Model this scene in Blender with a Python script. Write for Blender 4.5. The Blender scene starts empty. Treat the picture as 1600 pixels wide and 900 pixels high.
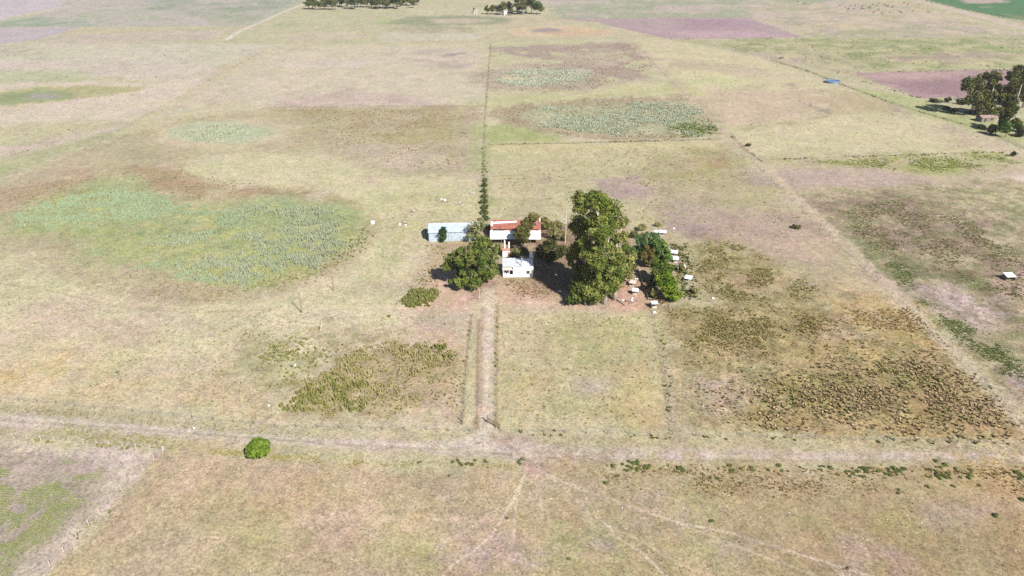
import bpy, math, random
import numpy as np
from mathutils import Vector

random.seed(7)
rng = np.random.default_rng(11)
R = math.radians
scene = bpy.context.scene
col = scene.collection

# ---------------------------------------------------------------- camera, sky, sun, exposure
F, PITCH, CAMH = 1081.0, math.atan(578.0 / 1081.0), 100.0      # focal length in pixels of a 1600 px wide frame
cd = bpy.data.cameras.new('camera'); cam = bpy.data.objects.new('camera', cd); col.objects.link(cam)
cam.location = (0, 0, CAMH); cam.rotation_euler = (math.pi / 2 - PITCH, 0, 0)
cd.sensor_width = 36.0; cd.lens = 36.0 * F / 1600.0; cd.clip_start = 0.5; cd.clip_end = 20000
scene.camera = cam

SUN_EL = R(42)
SDX, SDY = -0.60, 0.80                       # the way shadows run on the ground
world = bpy.data.worlds.new('World'); scene.world = world; world.use_nodes = True
wn = world.node_tree.nodes; wl = world.node_tree.links
sky = wn.new('ShaderNodeTexSky'); sky.sky_type = 'NISHITA'; sky.sun_disc = False
sky.sun_elevation = SUN_EL; sky.sun_rotation = math.atan2(-SDX, -SDY)
sky.altitude = 100; sky.air_density = 1.0; sky.dust_density = 1.0
wl.new(sky.outputs[0], wn['Background'].inputs[0]); wn['Background'].inputs[1].default_value = 0.05
sd_ = bpy.data.lights.new('sun', 'SUN'); sd_.energy = 4.9; sd_.angle = R(0.5); sd_.color = (1.0, 0.96, 0.90)
sun = bpy.data.objects.new('sun', sd_); col.objects.link(sun); sun.location = (0, 0, 300)
sl = math.hypot(SDX, SDY)
sun.rotation_euler = Vector((SDX / sl * math.cos(SUN_EL), SDY / sl * math.cos(SUN_EL), -math.sin(SUN_EL))).to_track_quat('-Z', 'Y').to_euler()
vs = scene.view_settings
vs.view_transform = 'Standard'; vs.look = 'None'; vs.exposure = 1.03; vs.gamma = 1.0; vs.use_curve_mapping = False
scene.cycles.use_denoising = False
scene.cycles.volume_bounces = 0
scene.cycles.max_bounces = 5; scene.cycles.diffuse_bounces = 3; scene.cycles.transmission_bounces = 3; scene.cycles.transparent_max_bounces = 8

KEXP = 2.3                                   # photo brightness of a sunlit level surface of albedo 1
def lin(c):
    c = np.asarray(c, float) / 255.0
    return np.where(c <= 0.04045, c / 12.92, ((c + 0.055) / 1.055) ** 2.4)
def alb(*c):
    return lin(c[0] if len(c) == 1 else c) / KEXP

# ---------------------------------------------------------------- pixel <-> ground
CP, SP = math.cos(PITCH), math.sin(PITCH)
def ray(px, py):
    u = (px - 800.0) / F; v = -(py - 450.0) / F
    return u, CP + v * SP, -SP + v * CP
def G(px, py):
    x, y, z = ray(px, py); t = -CAMH / z
    return np.array([x * t, y * t])
def atY(px, py, Y):
    x, y, z = ray(px, py); t = Y / y
    return np.array([x * t, Y, CAMH + z * t])
def mpp(px, py):                             # metres per pixel across, at the ground
    y = G(px, py)[1]
    return (y * CP + CAMH * SP) / F

# ---------------------------------------------------------------- numpy noise
def _hash(ix, iy, seed):
    h = (ix.astype(np.int64) * 374761393 + iy.astype(np.int64) * 668265263 + seed * 974634777) & 0xFFFFFFFF
    h = ((h ^ (h >> 13)) * 1274126177) & 0xFFFFFFFF
    return ((h ^ (h >> 16)) & 0xFFFF) / 65535.0
def vnoise(x, y, seed=0):
    ix = np.floor(x); iy = np.floor(y); fx = x - ix; fy = y - iy
    fx = fx * fx * fx * (fx * (fx * 6 - 15) + 10); fy = fy * fy * fy * (fy * (fy * 6 - 15) + 10)
    a = _hash(ix, iy, seed); b = _hash(ix + 1, iy, seed); c = _hash(ix, iy + 1, seed); d = _hash(ix + 1, iy + 1, seed)
    return (a + (b - a) * fx) * (1 - fy) + (c + (d - c) * fx) * fy
def fbm(x, y, size, octv=4, seed=0, gain=0.55):
    s = 0; amp = 1; tot = 0; f = 1.0 / size; a = 0.5
    for o in range(octv):
        ca, sa = math.cos(a + o), math.sin(a + o)
        s = s + amp * vnoise((x * ca - y * sa) * f + 17.3 * o, (x * sa + y * ca) * f - 9.1 * o, seed + o * 13)
        tot += amp; amp *= gain; f *= 2.03
    return s / tot
def sstep(a, b, t):
    t = np.clip((t - a) / (b - a + 1e-12), 0, 1); return t * t * (3 - 2 * t)
def polydist(x, y, poly):                    # signed distance, positive inside
    n = len(poly); d2 = np.full(x.shape, 1e18); ins = np.zeros(x.shape, bool)
    for i in range(n):
        ax, ay = poly[i]; bx, by = poly[(i + 1) % n]
        ex, ey = bx - ax, by - ay; wx = x - ax; wy = y - ay
        t = np.clip((wx * ex + wy * ey) / (ex * ex + ey * ey + 1e-12), 0, 1)
        d2 = np.minimum(d2, (wx - ex * t) ** 2 + (wy - ey * t) ** 2)
        c = ((ay > y) != (by > y))
        with np.errstate(divide='ignore', invalid='ignore'):
            xi = ex * (y - ay) / (ey if abs(ey) > 1e-12 else 1e-12) + ax
        ins ^= c & (x < xi)
    d = np.sqrt(d2); return np.where(ins, d, -d)
def linedist(x, y, pts):
    d2 = np.full(x.shape, 1e18)
    for i in range(len(pts) - 1):
        ax, ay = pts[i]; bx, by = pts[i + 1]; ex, ey = bx - ax, by - ay; wx = x - ax; wy = y - ay
        t = np.clip((wx * ex + wy * ey) / (ex * ex + ey * ey + 1e-12), 0, 1)
        d2 = np.minimum(d2, (wx - ex * t) ** 2 + (wy - ey * t) ** 2)
    return np.sqrt(d2)
def PX(*pts): return [G(*p) for p in pts]
def ELL(cx, cy, rx, ry, n=22):
    return [G(cx + rx * math.cos(t), cy - ry * math.sin(t)) for t in np.linspace(0, 2 * math.pi, n, endpoint=False)]

# ---------------------------------------------------------------- the ground's cover, patch by patch; colours include light falling off to the right
LAYERS = []
def A(poly, c, soft=4.0, warp=6.0, op=1.0, brk=None, size=14.0, spk=None):
    """a patch of ground cover: outline on the ground, colour, edge softness and raggedness in metres"""
    LAYERS.append(('a', poly, c, soft, warp, op, brk, size, spk))
def L(pts, c, w, soft=0.6, op=1.0, warp=0.6, brk=None, spk=None):
    LAYERS.append(('l', pts, c, soft, warp, op, brk, w, spk))

# far fields, left
A(PX((-400, 128), (300, 118), (450, 68), (-400, 68)), (212, 207, 180), 6, 12)
A(PX((-300, 0), (150, -2), (20, 27), (0, 32), (-300, 55)), (206, 197, 199), 3, 4)
A(PX((140, -30), (500, -30), (470, 5), (395, 40), (0, 43), (-200, 60), (-200, 45), (0, 33), (90, 15)), (190, 190, 168), 3, 6)
A(PX((230, -20), (480, -20), (450, 12), (330, 24), (240, 16), (215, 8)), (158, 172, 146), 6, 20, .85, .45, 60)
A(PX((260, 26), (420, 20), (395, 38), (250, 41)), (170, 180, 152), 6, 20, .8, .4, 60)
A(PX((0, 34), (60, 27), (130, 31), (150, 41), (0, 43)), (158, 178, 148), 4, 8, .9)
A(PX((-150, 44), (125, 42), (60, 62), (0, 70), (-150, 80)), (200, 189, 192), 3, 5)
A(PX((0, 72), (70, 70), (72, 84), (0, 88)), (172, 168, 140), 4, 8, .5, .5, 10)
A(PX((60, 56), (360, 46), (330, 62), (90, 68)), (208, 192, 184), 6, 16, .6)
A(PX((0, 108), (190, 100), (150, 128), (0, 132)), (196, 200, 160), 5, 14, .8)
A(PX((-100, 96), (110, 96), (300, 98), (350, 110), (280, 132), (200, 122), (120, 110), (-100, 112)), (218, 204, 188), 6, 14, .8)
A(PX((-150, 132), (270, 126), (330, 116), (300, 150), (200, 190), (-150, 205)), (222, 210, 186), 6, 10, .95)
A(PX((-60, 146), (0, 143), (60, 135), (130, 134), (190, 135), (238, 136), (220, 142), (150, 150), (80, 160), (0, 167), (-60, 165)), (190, 188, 134), 4, 6)
A(PX((-30, 154), (50, 140), (110, 140), (115, 152), (60, 160), (-30, 166)), (160, 174, 122), 4, 8)
A(ELL(65, 151, 24, 4), (174, 174, 162), 4, 5)
A(PX((-60, 208), (120, 185), (180, 190), (60, 222), (-60, 240)), (208, 204, 160), 5, 12, .8)
A(PX((-80, 275), (60, 235), (130, 218), (190, 205), (150, 222), (70, 252), (-80, 310)), (188, 192, 144), 4, 7, .9)
A(PX((-60, 232), (40, 225), (150, 204), (210, 192), (150, 212), (40, 238), (-60, 262)), (214, 198, 182), 4, 8, .8)
L(PX((355, 62), (366, 53), (385, 44), (410, 34), (440, 20), (470, 8), (500, -6)), (226, 216, 200), 2.6, 1.5)
L(PX((0, 27), (60, 20), (110, 8), (150, -4)), (222, 208, 196), 2.0, 1.5)
# far fields, middle
A(PX((350, 69), (372, 55), (440, 23), (480, 14), (650, 15), (606, 62), (600, 66), (430, 67)), (200, 198, 158), 4, 6)
A(PX((440, 55), (560, 48), (590, 58), (450, 66)), (212, 198, 172), 6, 14, .7)
A(PX((425, 38), (465, 36), (460, 41), (430, 41)), (172, 186, 140), 5, 8, .8)
A(PX((590, 29), (622, 28), (606, 38), (590, 38)), (188, 200, 140), 5, 8, .8)
A(PX((640, 14), (870, 14), (850, 26), (640, 25)), (208, 202, 164), 4, 8)
A(PX((600, 36), (640, 26), (720, 24), (800, 28), (800, 36), (720, 40), (640, 40)), (160, 168, 130), 5, 10, .9)
A(PX((670, 30), (720, 28), (775, 32), (740, 36), (680, 37)), (200, 190, 164), 4, 6)
A(PX((608, 42), (640, 39), (735, 41), (740, 52), (620, 55)), (172, 168, 138), 5, 14, .7, .48, 12)
A(PX((600, 50), (640, 52), (760, 52), (740, 64), (595, 66)), (214, 206, 182), 4, 9, .8)
A(ELL(872, 50, 82, 8.5), (222, 200, 162), 6, 8)
A(ELL(858, 47.5, 26, 3.6), (168, 156, 156), 6, 6)
A(ELL(905, 51, 48, 5), (214, 184, 146), 8, 10, .6)
# far fields, right
A(PX((845, -10), (1320, -10), (1330, 28), (1180, 30), (865, 30)), (176, 182, 150), 4, 20)
A(PX((880, 12), (1080, 6), (1120, 20), (930, 24)), (150, 168, 130), 8, 25, .7, .45, 50)
A(PX((1040, 8), (1130, 8), (1110, 20), (1000, 19)), (206, 190, 178), 6, 20, .8)
A(PX((840, 2), (980, 0), (900, 8), (850, 9)), (206, 194, 182), 6, 12, .7)
A(PX((1160, 8), (1410, 4), (1560, 55), (1280, 58), (1180, 30)), (204, 190, 172), 6, 30)
A(PX((1180, 30), (1500, 30), (1600, 52), (1700, 60), (1270, 58)), (196, 184, 166), 8, 35, .8, .45, 60)
A(PX((1300, 18), (1440, 14), (1460, 34), (1320, 42)), (210, 196, 170), 8, 30, .7, .45, 40)
A(PX((1200, 10), (1290, 14), (1310, 28), (1230, 34)), (180, 182, 148), 8, 25, .8, .45, 40)
A(PX((1050, 62), (1700, 56), (1700, 95), (1530, 115), (1330, 112), (1180, 86)), (190, 186, 146), 6, 20)
A(PX((1150, 62), (1500, 60), (1600, 74), (1560, 84), (1280, 88), (1200, 72)), (164, 178, 116), 8, 30, .85, .42, 40)
A(PX((1280, 84), (1600, 82), (1600, 98), (1440, 102), (1300, 98)), (186, 168, 154), 6, 25, .8)
A(PX((1330, 88), (1400, 86), (1390, 98), (1330, 98)), (206, 190, 154), 6, 14, .7)
A(PX((1400, 97), (1600, 90), (1600, 108), (1340, 111)), (206, 202, 156), 6, 16, .8, .4, 30)
A(PX((1140, 78), (1240, 84), (1330, 112), (1220, 96)), (196, 178, 166), 6, 16, .8, .45, 20)
A(PX((1170, 6), (1420, 3), (1580, 56), (1280, 58), (1190, 30)), (174, 178, 134), 10, 30, .75, .52, 26)
A(PX((1170, 6), (1420, 3), (1580, 56), (1280, 58), (1190, 30)), (216, 202, 164), 10, 30, .7, .54, 19)
A(PX((1060, 63), (1700, 58), (1700, 108), (1330, 111), (1200, 90)), (150, 166, 104), 8, 25, .7, .53, 24)
A(PX((1060, 63), (1700, 58), (1700, 108), (1330, 111), (1200, 90)), (212, 202, 158), 8, 25, .7, .54, 17)
A(PX((845, -10), (1330, -10), (1330, 28), (865, 30)), (206, 192, 176), 8, 30, .6, .54, 32)
A(PX((140, -30), (500, -30), (395, 40), (0, 43), (90, 15)), (206, 194, 188), 8, 30, .6, .53, 28)
A(PX((865, 29), (1168, 27), (1258, 59), (1045, 61), (960, 42), (930, 34)), (190, 168, 168), 1.5, 1.5)
A(PX((1060, 30), (1160, 30), (1190, 44), (1080, 48)), (180, 152, 162), 8, 14, .7)
A(PX((1050, 48), (1200, 50), (1250, 58), (1060, 60)), (204, 176, 180), 6, 10, .7)
A(PX((1330, 114), (1600, 107), (1640, 115), (1525, 152), (1437, 153)), (186, 158, 156), 1.5, 2)
A(PX((1390, 130), (1500, 122), (1560, 125), (1520, 150), (1450, 148)), (166, 136, 140), 6, 12, .8)
A(PX((1340, 116), (1540, 111), (1450, 122), (1370, 124)), (208, 182, 172), 6, 10, .6)
A(PX((1436, -3), (1800, -30), (1800, 85), (1600, 33), (1500, 14)), (92, 142, 92), 2, 4)
A(PX((1500, -2), (1560, -2), (1575, 3), (1540, 6), (1505, 4)), (196, 178, 166), 4, 8)
A(PX((1520, 10), (1550, 10), (1545, 13)), (170, 176, 140), 4, 6, .8)
A(PX((1570, 22), (1600, 26), (1620, 36), (1590, 30)), (150, 158, 116), 4, 8, .8)
L(PX((1380, -10), (1440, 3), (1500, 18), (1600, 44), (1760, 88)), (214, 198, 180), 6.5, 2)
L(PX((1400, -10), (1450, 2), (1510, 14), (1600, 36), (1760, 76)), (150, 132, 116), 1.6, 1, .8)
L(PX((1380, -10), (1450, 10), (1510, 25), (1600, 48), (1760, 94)), (186, 186, 130), 1.5, 1.2, .8)
# neighbour's pasture right of the boundary
A(PX((985, 63), (1045, 62), (1180, 88), (1330, 140), (1540, 205), (1600, 232), (1750, 290), (1560, 242), (1200, 250), (1150, 210)), (214, 206, 164), 5, 8)
A(PX((1040, 92), (1180, 105), (1240, 122), (1165, 120), (1060, 104)), (206, 190, 164), 5, 12, .7)
A(PX((1060, 118), (1120, 112), (1172, 126), (1160, 134), (1090, 136)), (214, 212, 160), 5, 10, .85)
A(PX((1085, 150), (1160, 138), (1270, 140), (1300, 160), (1290, 182), (1200, 195), (1130, 195)), (214, 194, 166), 6, 14, .9)
A(PX((1270, 142), (1330, 145), (1430, 162), (1420, 175), (1300, 178)), (196, 182, 142), 7, 18, .8)
A(PX((1390, 162), (1420, 160), (1440, 172), (1400, 174)), (186, 168, 160), 5, 10, .8)
A(PX((1150, 200), (1200, 191), (1290, 182), (1280, 186), (1200, 198), (1165, 206)), (186, 180, 136), 3, 5, .8)
A(PX((1470, 190), (1530, 205), (1600, 228), (1600, 244), (1480, 232)), (204, 188, 160), 6, 12, .7)
A(PX((1455, 198), (1500, 196), (1510, 206), (1470, 208)), (184, 172, 152), 5, 10, .7)
A(PX((1318, 120), (1345, 137), (1440, 156), (1535, 188), (1600, 200), (1600, 226), (1530, 208), (1420, 173), (1340, 140)), (190, 196, 134), 3, 4, .9)
L(PX((1190, 90), (1260, 110), (1330, 138), (1420, 170), (1540, 204), (1600, 232)), (150, 152, 100), 1.2, 1.2, .7, 1.5, .5)
A(PX((1232, 131), (1250, 136), (1240, 137)), (160, 146, 150), 3, 5, .8)
A(PX((1258, 160), (1290, 172), (1296, 178), (1270, 168)), (160, 146, 150), 3, 5, .8)
A(PX((1165, 245), (1560, 237), (1650, 270), (1600, 300), (1260, 300), (1225, 280)), (202, 190, 152), 4, 10)
A(PX((1235, 251), (1560, 240), (1600, 256), (1540, 270), (1440, 272), (1330, 262)), (176, 182, 110), 5, 16, .9, .40, 22)
A(PX((1205, 262), (1300, 260), (1440, 276), (1490, 290), (1400, 304), (1230, 298)), (204, 182, 170), 6, 12, .95)
A(PX((1480, 282), (1600, 258), (1640, 280), (1560, 292)), (208, 192, 168), 6, 10, .8)
A(PX((1560, 278), (1600, 276), (1620, 281), (1580, 284)), (228, 216, 196), 2, 3, .9)
# rough land lower right, outside the boundary
A(PX((1235, 298), (1500, 285), (1800, 280), (1900, 720), (1620, 660)), (192, 178, 144), 5, 10, spk=.8)
A(PX((1300, 300), (1480, 290), (1600, 300), (1600, 330), (1460, 330)), (206, 198, 152), 6, 18, .9, .42, 26)
A(PX((1420, 330), (1560, 345), (1600, 380), (1500, 380)), (206, 198, 156), 6, 16, .85, .42, 22)
A(PX((1270, 318), (1400, 310), (1520, 345), (1600, 400), (1700, 460), (1560, 420), (1400, 390), (1320, 360)), (166, 146, 126), 6, 22, .9, .42, 20, .9)
A(PX((1290, 340), (1330, 345), (1400, 395), (1470, 420), (1420, 436), (1370, 425)), (134, 140, 88), 4, 10, .9, .40, 12, .9)
A(PX((1365, 415), (1400, 406), (1445, 425), (1420, 440), (1490, 490), (1560, 530), (1610, 580), (1600, 610), (1540, 570), (1440, 495)), (124, 136, 84), 4, 9, .85, .44, 8, .9)
A(PX((1440, 425), (1520, 420), (1560, 450), (1600, 470), (1620, 520), (1570, 520), (1520, 465)), (122, 126, 76), 4, 10, .9, .40, 12, .9)
A(PX((1420, 446), (1470, 438), (1550, 470), (1580, 520), (1530, 515), (1450, 490)), (204, 184, 178), 5, 9, .95)
A(PX((1540, 420), (1600, 412), (1640, 440), (1600, 452), (1555, 446)), (214, 186, 166), 4, 6, .9)
A(PX((1555, 575), (1620, 580), (1680, 640), (1600, 640), (1570, 610)), (198, 178, 182), 4, 6, .95)
A(PX((1450, 360), (1560, 380), (1640, 420), (1560, 430), (1480, 400)), (160, 140, 116), 5, 14, .8, .44, 14, .9)
# inside: upper half
A(PX((430, 70), (985, 63), (1130, 205), (1135, 222), (760, 228), (745, 330), (600, 460), (0, 640), (-300, 480), (0, 307)), (212, 204, 166), 3, 4)
A(PX((430, 72), (760, 72), (755, 160), (640, 170), (440, 168), (330, 160), (240, 190)), (214, 205, 176), 5, 10)
A(PX((430, 100), (520, 92), (600, 96), (560, 106), (440, 108)), (222, 208, 190), 6, 12, .8)
A(PX((620, 80), (680, 76), (738, 84), (745, 108), (690, 108), (640, 96)), (200, 184, 172), 6, 16, .85, .38, 20)
A(ELL(712, 85, 18, 3), (156, 154, 150), 6, 8, .7, .45, 8)
A(PX((420, 163), (480, 150), (540, 140), (600, 142), (660, 156), (700, 166), (430, 168)), (208, 190, 174), 5, 10, .9)
A(PX((430, 167), (752, 166), (740, 250), (720, 275), (640, 274), (560, 262), (500, 232), (455, 198)), (192, 181, 145), 5, 10, .85)
A(PX((440, 169), (720, 167), (700, 200), (600, 210), (500, 196)), (184, 168, 126), 5, 18, .75, .48, 14, .7)
A(PX((540, 230), (620, 222), (705, 236), (700, 258), (640, 266), (570, 258)), (208, 192, 168), 5, 12, .9)
A(PX((560, 205), (720, 200), (715, 222), (600, 226)), (184, 176, 120), 5, 18, .7, .48, 14)
A(PX((728, 168), (745, 168), (730, 262), (705, 268), (720, 215)), (200, 180, 158), 3, 4, .85)
A(PX((735, 190), (754, 190), (750, 270), (728, 270)), (186, 188, 136), 2.5, 3, .85)
A(PX((758, 66), (985, 64), (1060, 140), (1010, 150), (900, 150), (770, 165)), (206, 202, 160), 4, 8)
A(PX((770, 74), (985, 66), (1030, 100), (990, 130), (940, 120), (860, 92), (780, 86)), (184, 164, 152), 5, 14, .9, .34, 26, .7)
A(PX((880, 86), (950, 82), (985, 92), (960, 104), (900, 98)), (204, 192, 166), 5, 12, .8)
A(PX((740, 112), (800, 100), (880, 98), (950, 108), (965, 124), (930, 138), (850, 144), (780, 140), (745, 130)), (188, 170, 152), 8, 14, .85, spk=.7)
A(PX((764, 122), (800, 108), (870, 104), (920, 108), (932, 120), (900, 132), (840, 137), (785, 132)), (200, 200, 172), 8, 12, .9)
A(PX((786, 118), (808, 116), (812, 126), (792, 128)), (222, 212, 164), 3, 6, .9)
A(PX((770, 145), (900, 150), (1000, 132), (1080, 132), (1100, 150), (1000, 150), (850, 162), (770, 168)), (206, 204, 150), 5, 9, .9)
A(PX((752, 172), (850, 161), (960, 152), (1075, 150), (1128, 208), (1060, 218), (960, 222), (860, 212), (780, 192)), (184, 166, 134), 6, 11, .9, spk=.8)
A(PX((788, 182), (850, 167), (950, 160), (1070, 160), (1112, 196), (1100, 208), (1000, 216), (920, 208), (850, 198)), (192, 194, 156), 6, 12, .9)
A(PX((890, 176), (1000, 172), (1040, 182), (960, 190), (900, 188)), (206, 198, 158), 4, 8, .7, .45, 10)
A(PX((1040, 196), (1110, 188), (1128, 210), (1050, 216)), (148, 154, 96), 3, 6, .8, .4, 8)
A(PX((757, 194), (790, 194), (880, 216), (870, 222), (760, 224)), (182, 190, 122), 3, 4, .95)
# inside: small and big marsh, left
A(PX((-120, 330), (130, 236), (250, 190), (330, 182), (450, 168), (500, 232), (440, 236), (310, 240), (280, 262), (330, 290), (480, 300), (570, 318), (604, 350), (570, 420), (480, 452), (350, 482), (220, 472), (120, 440), (0, 380), (-120, 370)), (194, 180, 142), 7, 9, .72)
A(PX((240, 200), (400, 184), (470, 198), (440, 222), (330, 238), (250, 226)), (216, 202, 166), 4, 7, .9)
A(ELL(345, 207, 82, 17), (196, 206, 170), 5, 8, .95)
A(PX((150, 215), (260, 230), (290, 250), (240, 260), (130, 240)), (186, 180, 142), 6, 14, .8)
A(PX((-60, 320), (120, 262), (200, 255), (150, 285), (40, 318), (-60, 350)), (188, 166, 134), 4, 9, .8, .4, 16, .7)
A(PX((210, 262), (290, 262), (330, 284), (500, 296), (480, 308), (300, 312), (230, 292)), (182, 160, 122), 4, 8, .85, .34, 14, .7)
A(PX((490, 302), (570, 312), (600, 348), (575, 395), (560, 350), (520, 318)), (178, 166, 114), 3, 5, .85)
A(PX((-25, 350), (90, 306), (150, 284), (210, 276), (228, 300), (290, 320), (450, 306), (540, 320), (578, 345), (560, 382), (500, 420), (420, 446), (330, 442), (260, 438), (180, 412), (110, 380), (40, 362)), (182, 190, 136), 6, 9, .97)
A(PX((40, 345), (150, 300), (230, 312), (330, 330), (300, 360), (180, 390), (110, 372)), (178, 192, 136), 4, 8, .45)
A(PX((300, 330), (440, 312), (540, 330), (520, 360), (420, 350)), (166, 188, 138), 4, 8, .7)
A(PX((10, 345), (150, 290), (300, 322), (450, 308), (570, 345), (540, 395), (420, 444), (260, 436), (110, 380)), (148, 168, 110), 8, 8, .5, .53, 4.0, .8)
A(PX((10, 345), (150, 290), (300, 322), (450, 308), (570, 345), (540, 395), (420, 444), (260, 436), (110, 380)), (206, 202, 128), 8, 8, .5, .55, 6.0)
A(PX((270, 420), (430, 390), (540, 370), (500, 418), (410, 444), (300, 440)), (188, 192, 118), 4, 8, .8)
A(PX((130, 440), (230, 436), (350, 452), (340, 476), (220, 470)), (188, 172, 140), 4, 9, .7, .4, 12, .6)
L(PX((545, 296), (612, 338), (606, 380), (560, 428), (480, 462), (400, 482), (300, 489), (190, 482), (90, 456), (0, 440), (-80, 430)), (221, 213, 170), 4.5, 4, .7, 3)
A(PX((290, 262), (420, 240), (520, 250), (560, 268), (680, 285), (720, 310), (600, 320), (560, 300), (460, 290), (330, 284)), (214, 210, 164), 5, 8, .95)
A(ELL(576, 279, 16, 6), (212, 196, 166), 3, 4, .8)
A(PX((600, 310), (750, 280), (752, 345), (670, 350), (660, 400), (560, 440), (580, 390)), (210, 206, 158), 5, 9)
# inside: lower left
A(PX((-200, 430), (100, 452), (220, 480), (300, 490), (640, 470), (690, 480), (620, 530), (430, 590), (300, 620), (0, 590), (-200, 560)), (219, 210, 172), 5, 8)
A(PX((-200, 520), (150, 500), (420, 560), (430, 660), (0, 620), (-200, 610)), (219, 206, 168), 6, 14, .9)
A(PX((-50, 580), (120, 570), (330, 600), (430, 640), (430, 662), (200, 640), (0, 618)), (216, 196, 148), 5, 18, .6, .45, 10)
A(PX((20, 560), (80, 552), (70, 590), (10, 592)), (216, 192, 124), 4, 10, .6, .4, 8)
A(PX((380, 530), (500, 520), (560, 540), (440, 600), (400, 610), (370, 570)), (192, 190, 142), 5, 10, .7, .42, 10)
A(PX((40, 470), (160, 480), (260, 520), (180, 530), (60, 510)), (216, 198, 170), 5, 12, .7)
L(PX((-100, 428), (0, 440), (100, 455), (200, 480), (300, 487), (400, 484), (520, 481), (640, 480), (740, 478)), (220, 210, 170), 1.6, .8, .6)
L(PX((-100, 430), (0, 443), (60, 450), (130, 466), (190, 481), (300, 488), (420, 484)), (188, 178, 142), .35, .4, .7)
A(PX((500, 510), (620, 500), (740, 490), (735, 660), (560, 662), (420, 660), (430, 620), (520, 560)), (216, 196, 170), 5, 8, .9)
A(PX((540, 505), (600, 500), (590, 520), (540, 524)), (192, 194, 148), 3, 6, .7)
A(PX((640, 520), (740, 520), (735, 640), (690, 640), (700, 570)), (214, 190, 150), 4, 8, .7, .4, 8)
A(PX((660, 490), (730, 488), (728, 512), (665, 515)), (196, 186, 160), 3, 7, .7)
A(PX((432, 642), (470, 596), (520, 570), (545, 542), (620, 528), (700, 545), (722, 560), (690, 590), (665, 640), (560, 652)), (190, 174, 130), 3, 6, .8, .35, 9)
A(PX((415, 648), (455, 590), (510, 556), (560, 530), (630, 518), (715, 536), (738, 560), (705, 600), (680, 648), (560, 660)), (172, 162, 112), 6, 8, .65, .50, 3.0, .8)
A(PX((360, 520), (500, 510), (560, 530), (450, 620), (380, 610)), (166, 162, 112), 8, 10, .5, .54, 3.0)
# homestead yard
A(PX((770, 345), (1010, 350), (1040, 372), (1075, 420), (1040, 480), (960, 486), (780, 470), (690, 460), (660, 420), (670, 380)), (196, 178, 140), 4, 6)
A(PX((655, 430), (700, 420), (780, 434), (860, 462), (960, 474), (1020, 478), (1000, 492), (900, 490), (770, 486), (700, 484), (640, 480)), (224, 194, 168), 3, 5, .95)
A(PX((940, 470), (960, 440), (1000, 436), (1014, 470), (1020, 490), (960, 490)), (222, 182, 154), 3, 4, .9)
A(PX((780, 436), (860, 440), (880, 470), (800, 468)), (198, 168, 138), 3, 4, .85, .35, 5, .9)
A(PX((740, 442), (775, 438), (776, 462), (740, 462)), (184, 152, 136), 2, 3, .9)
A(PX((840, 345), (900, 345), (900, 460), (830, 450), (835, 390)), (150, 126, 100), 4, 5, .8)  # dark soil, coloured darker still to stand in for the eucalyptus shade
L(PX((1042, 363), (1056, 390), (1073, 424)), (206, 182, 150), 1.2, .6)
# upper right inside
A(PX((762, 228), (1130, 222), (1300, 370), (1420, 480), (1060, 480), (1075, 420), (1040, 362), (900, 345), (770, 345)), (203, 196, 152), 3, 6)
A(PX((1040, 230), (1130, 224), (1300, 370), (1420, 480), (1060, 480), (1075, 420), (1040, 362), (1000, 300)), (190, 178, 140), 10, 12, .75)  # broad darker wash: rightward brightness falloff painted into the cover
A(PX((765, 226), (1000, 222), (1120, 220), (1120, 232), (900, 236), (765, 240)), (216, 208, 154), 3, 5, .8)
A(PX((1000, 240), (1060, 236), (1150, 238), (1160, 255), (1120, 275), (1060, 282), (1010, 272)), (180, 176, 118), 5, 14, .85, .40, 16, .6)
A(PX((1080, 246), (1130, 246), (1130, 262), (1090, 262)), (188, 160, 124), 4, 10, .6, .45, 8)
A(PX((930, 284), (990, 278), (1012, 296), (1004, 308), (955, 310), (940, 300)), (190, 168, 162), 4, 8, .85)
A(PX((834, 282), (862, 280), (860, 310), (838, 308)), (202, 182, 160), 3, 6, .8)
A(PX((1040, 310), (1120, 308), (1140, 330), (1080, 340), (1050, 326)), (192, 178, 162), 5, 12, .8)
A(PX((1060, 335), (1200, 318), (1290, 350), (1330, 390), (1230, 400), (1100, 372)), (192, 172, 152), 6, 16, .85)
A(PX((1150, 265), (1200, 262), (1240, 290), (1180, 290)), (190, 172, 158), 4, 8, .85)
A(PX((1120, 290), (1200, 296), (1240, 320), (1160, 318)), (190, 186, 136), 5, 14, .7, .42, 14)
A(PX((1040, 350), (1100, 345), (1140, 370), (1100, 378), (1060, 372)), (182, 160, 154), 4, 8, .8)
A(PX((1220, 380), (1300, 372), (1330, 400), (1260, 404)), (206, 186, 156), 5, 10, .8)
# right field, weeds
A(PX((1075, 380), (1120, 376), (1170, 390), (1270, 450), (1260, 470), (1200, 472), (1110, 462), (1080, 430)), (176, 164, 114), 4, 9, .9, .30, 10, .8)
A(PX((1150, 430), (1220, 428), (1240, 448), (1170, 452)), (204, 172, 138), 4, 8, .7, .4, 7)
A(PX((1030, 482), (1420, 478), (1560, 600), (1660, 720), (1060, 672)), (182, 167, 117), 4, 6, spk=.9)
A(PX((1055, 480), (1200, 478), (1330, 500), (1240, 548), (1060, 545)), (176, 162, 112), 6, 14, .75, .40, 9, .9)
A(PX((1290, 440), (1380, 440), (1440, 490), (1350, 500), (1280, 480)), (202, 188, 146), 5, 10, .85)
A(PX((1300, 465), (1400, 470), (1500, 540), (1460, 570), (1330, 560), (1240, 540)), (202, 176, 114), 5, 16, .65, .44, 8)
A(PX((1290, 500), (1330, 498), (1340, 520), (1290, 525)), (198, 180, 156), 4, 8, .7)
A(PX((1050, 575), (1180, 570), (1190, 600), (1130, 650), (1070, 655)), (196, 188, 146), 4, 9, .9)
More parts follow.
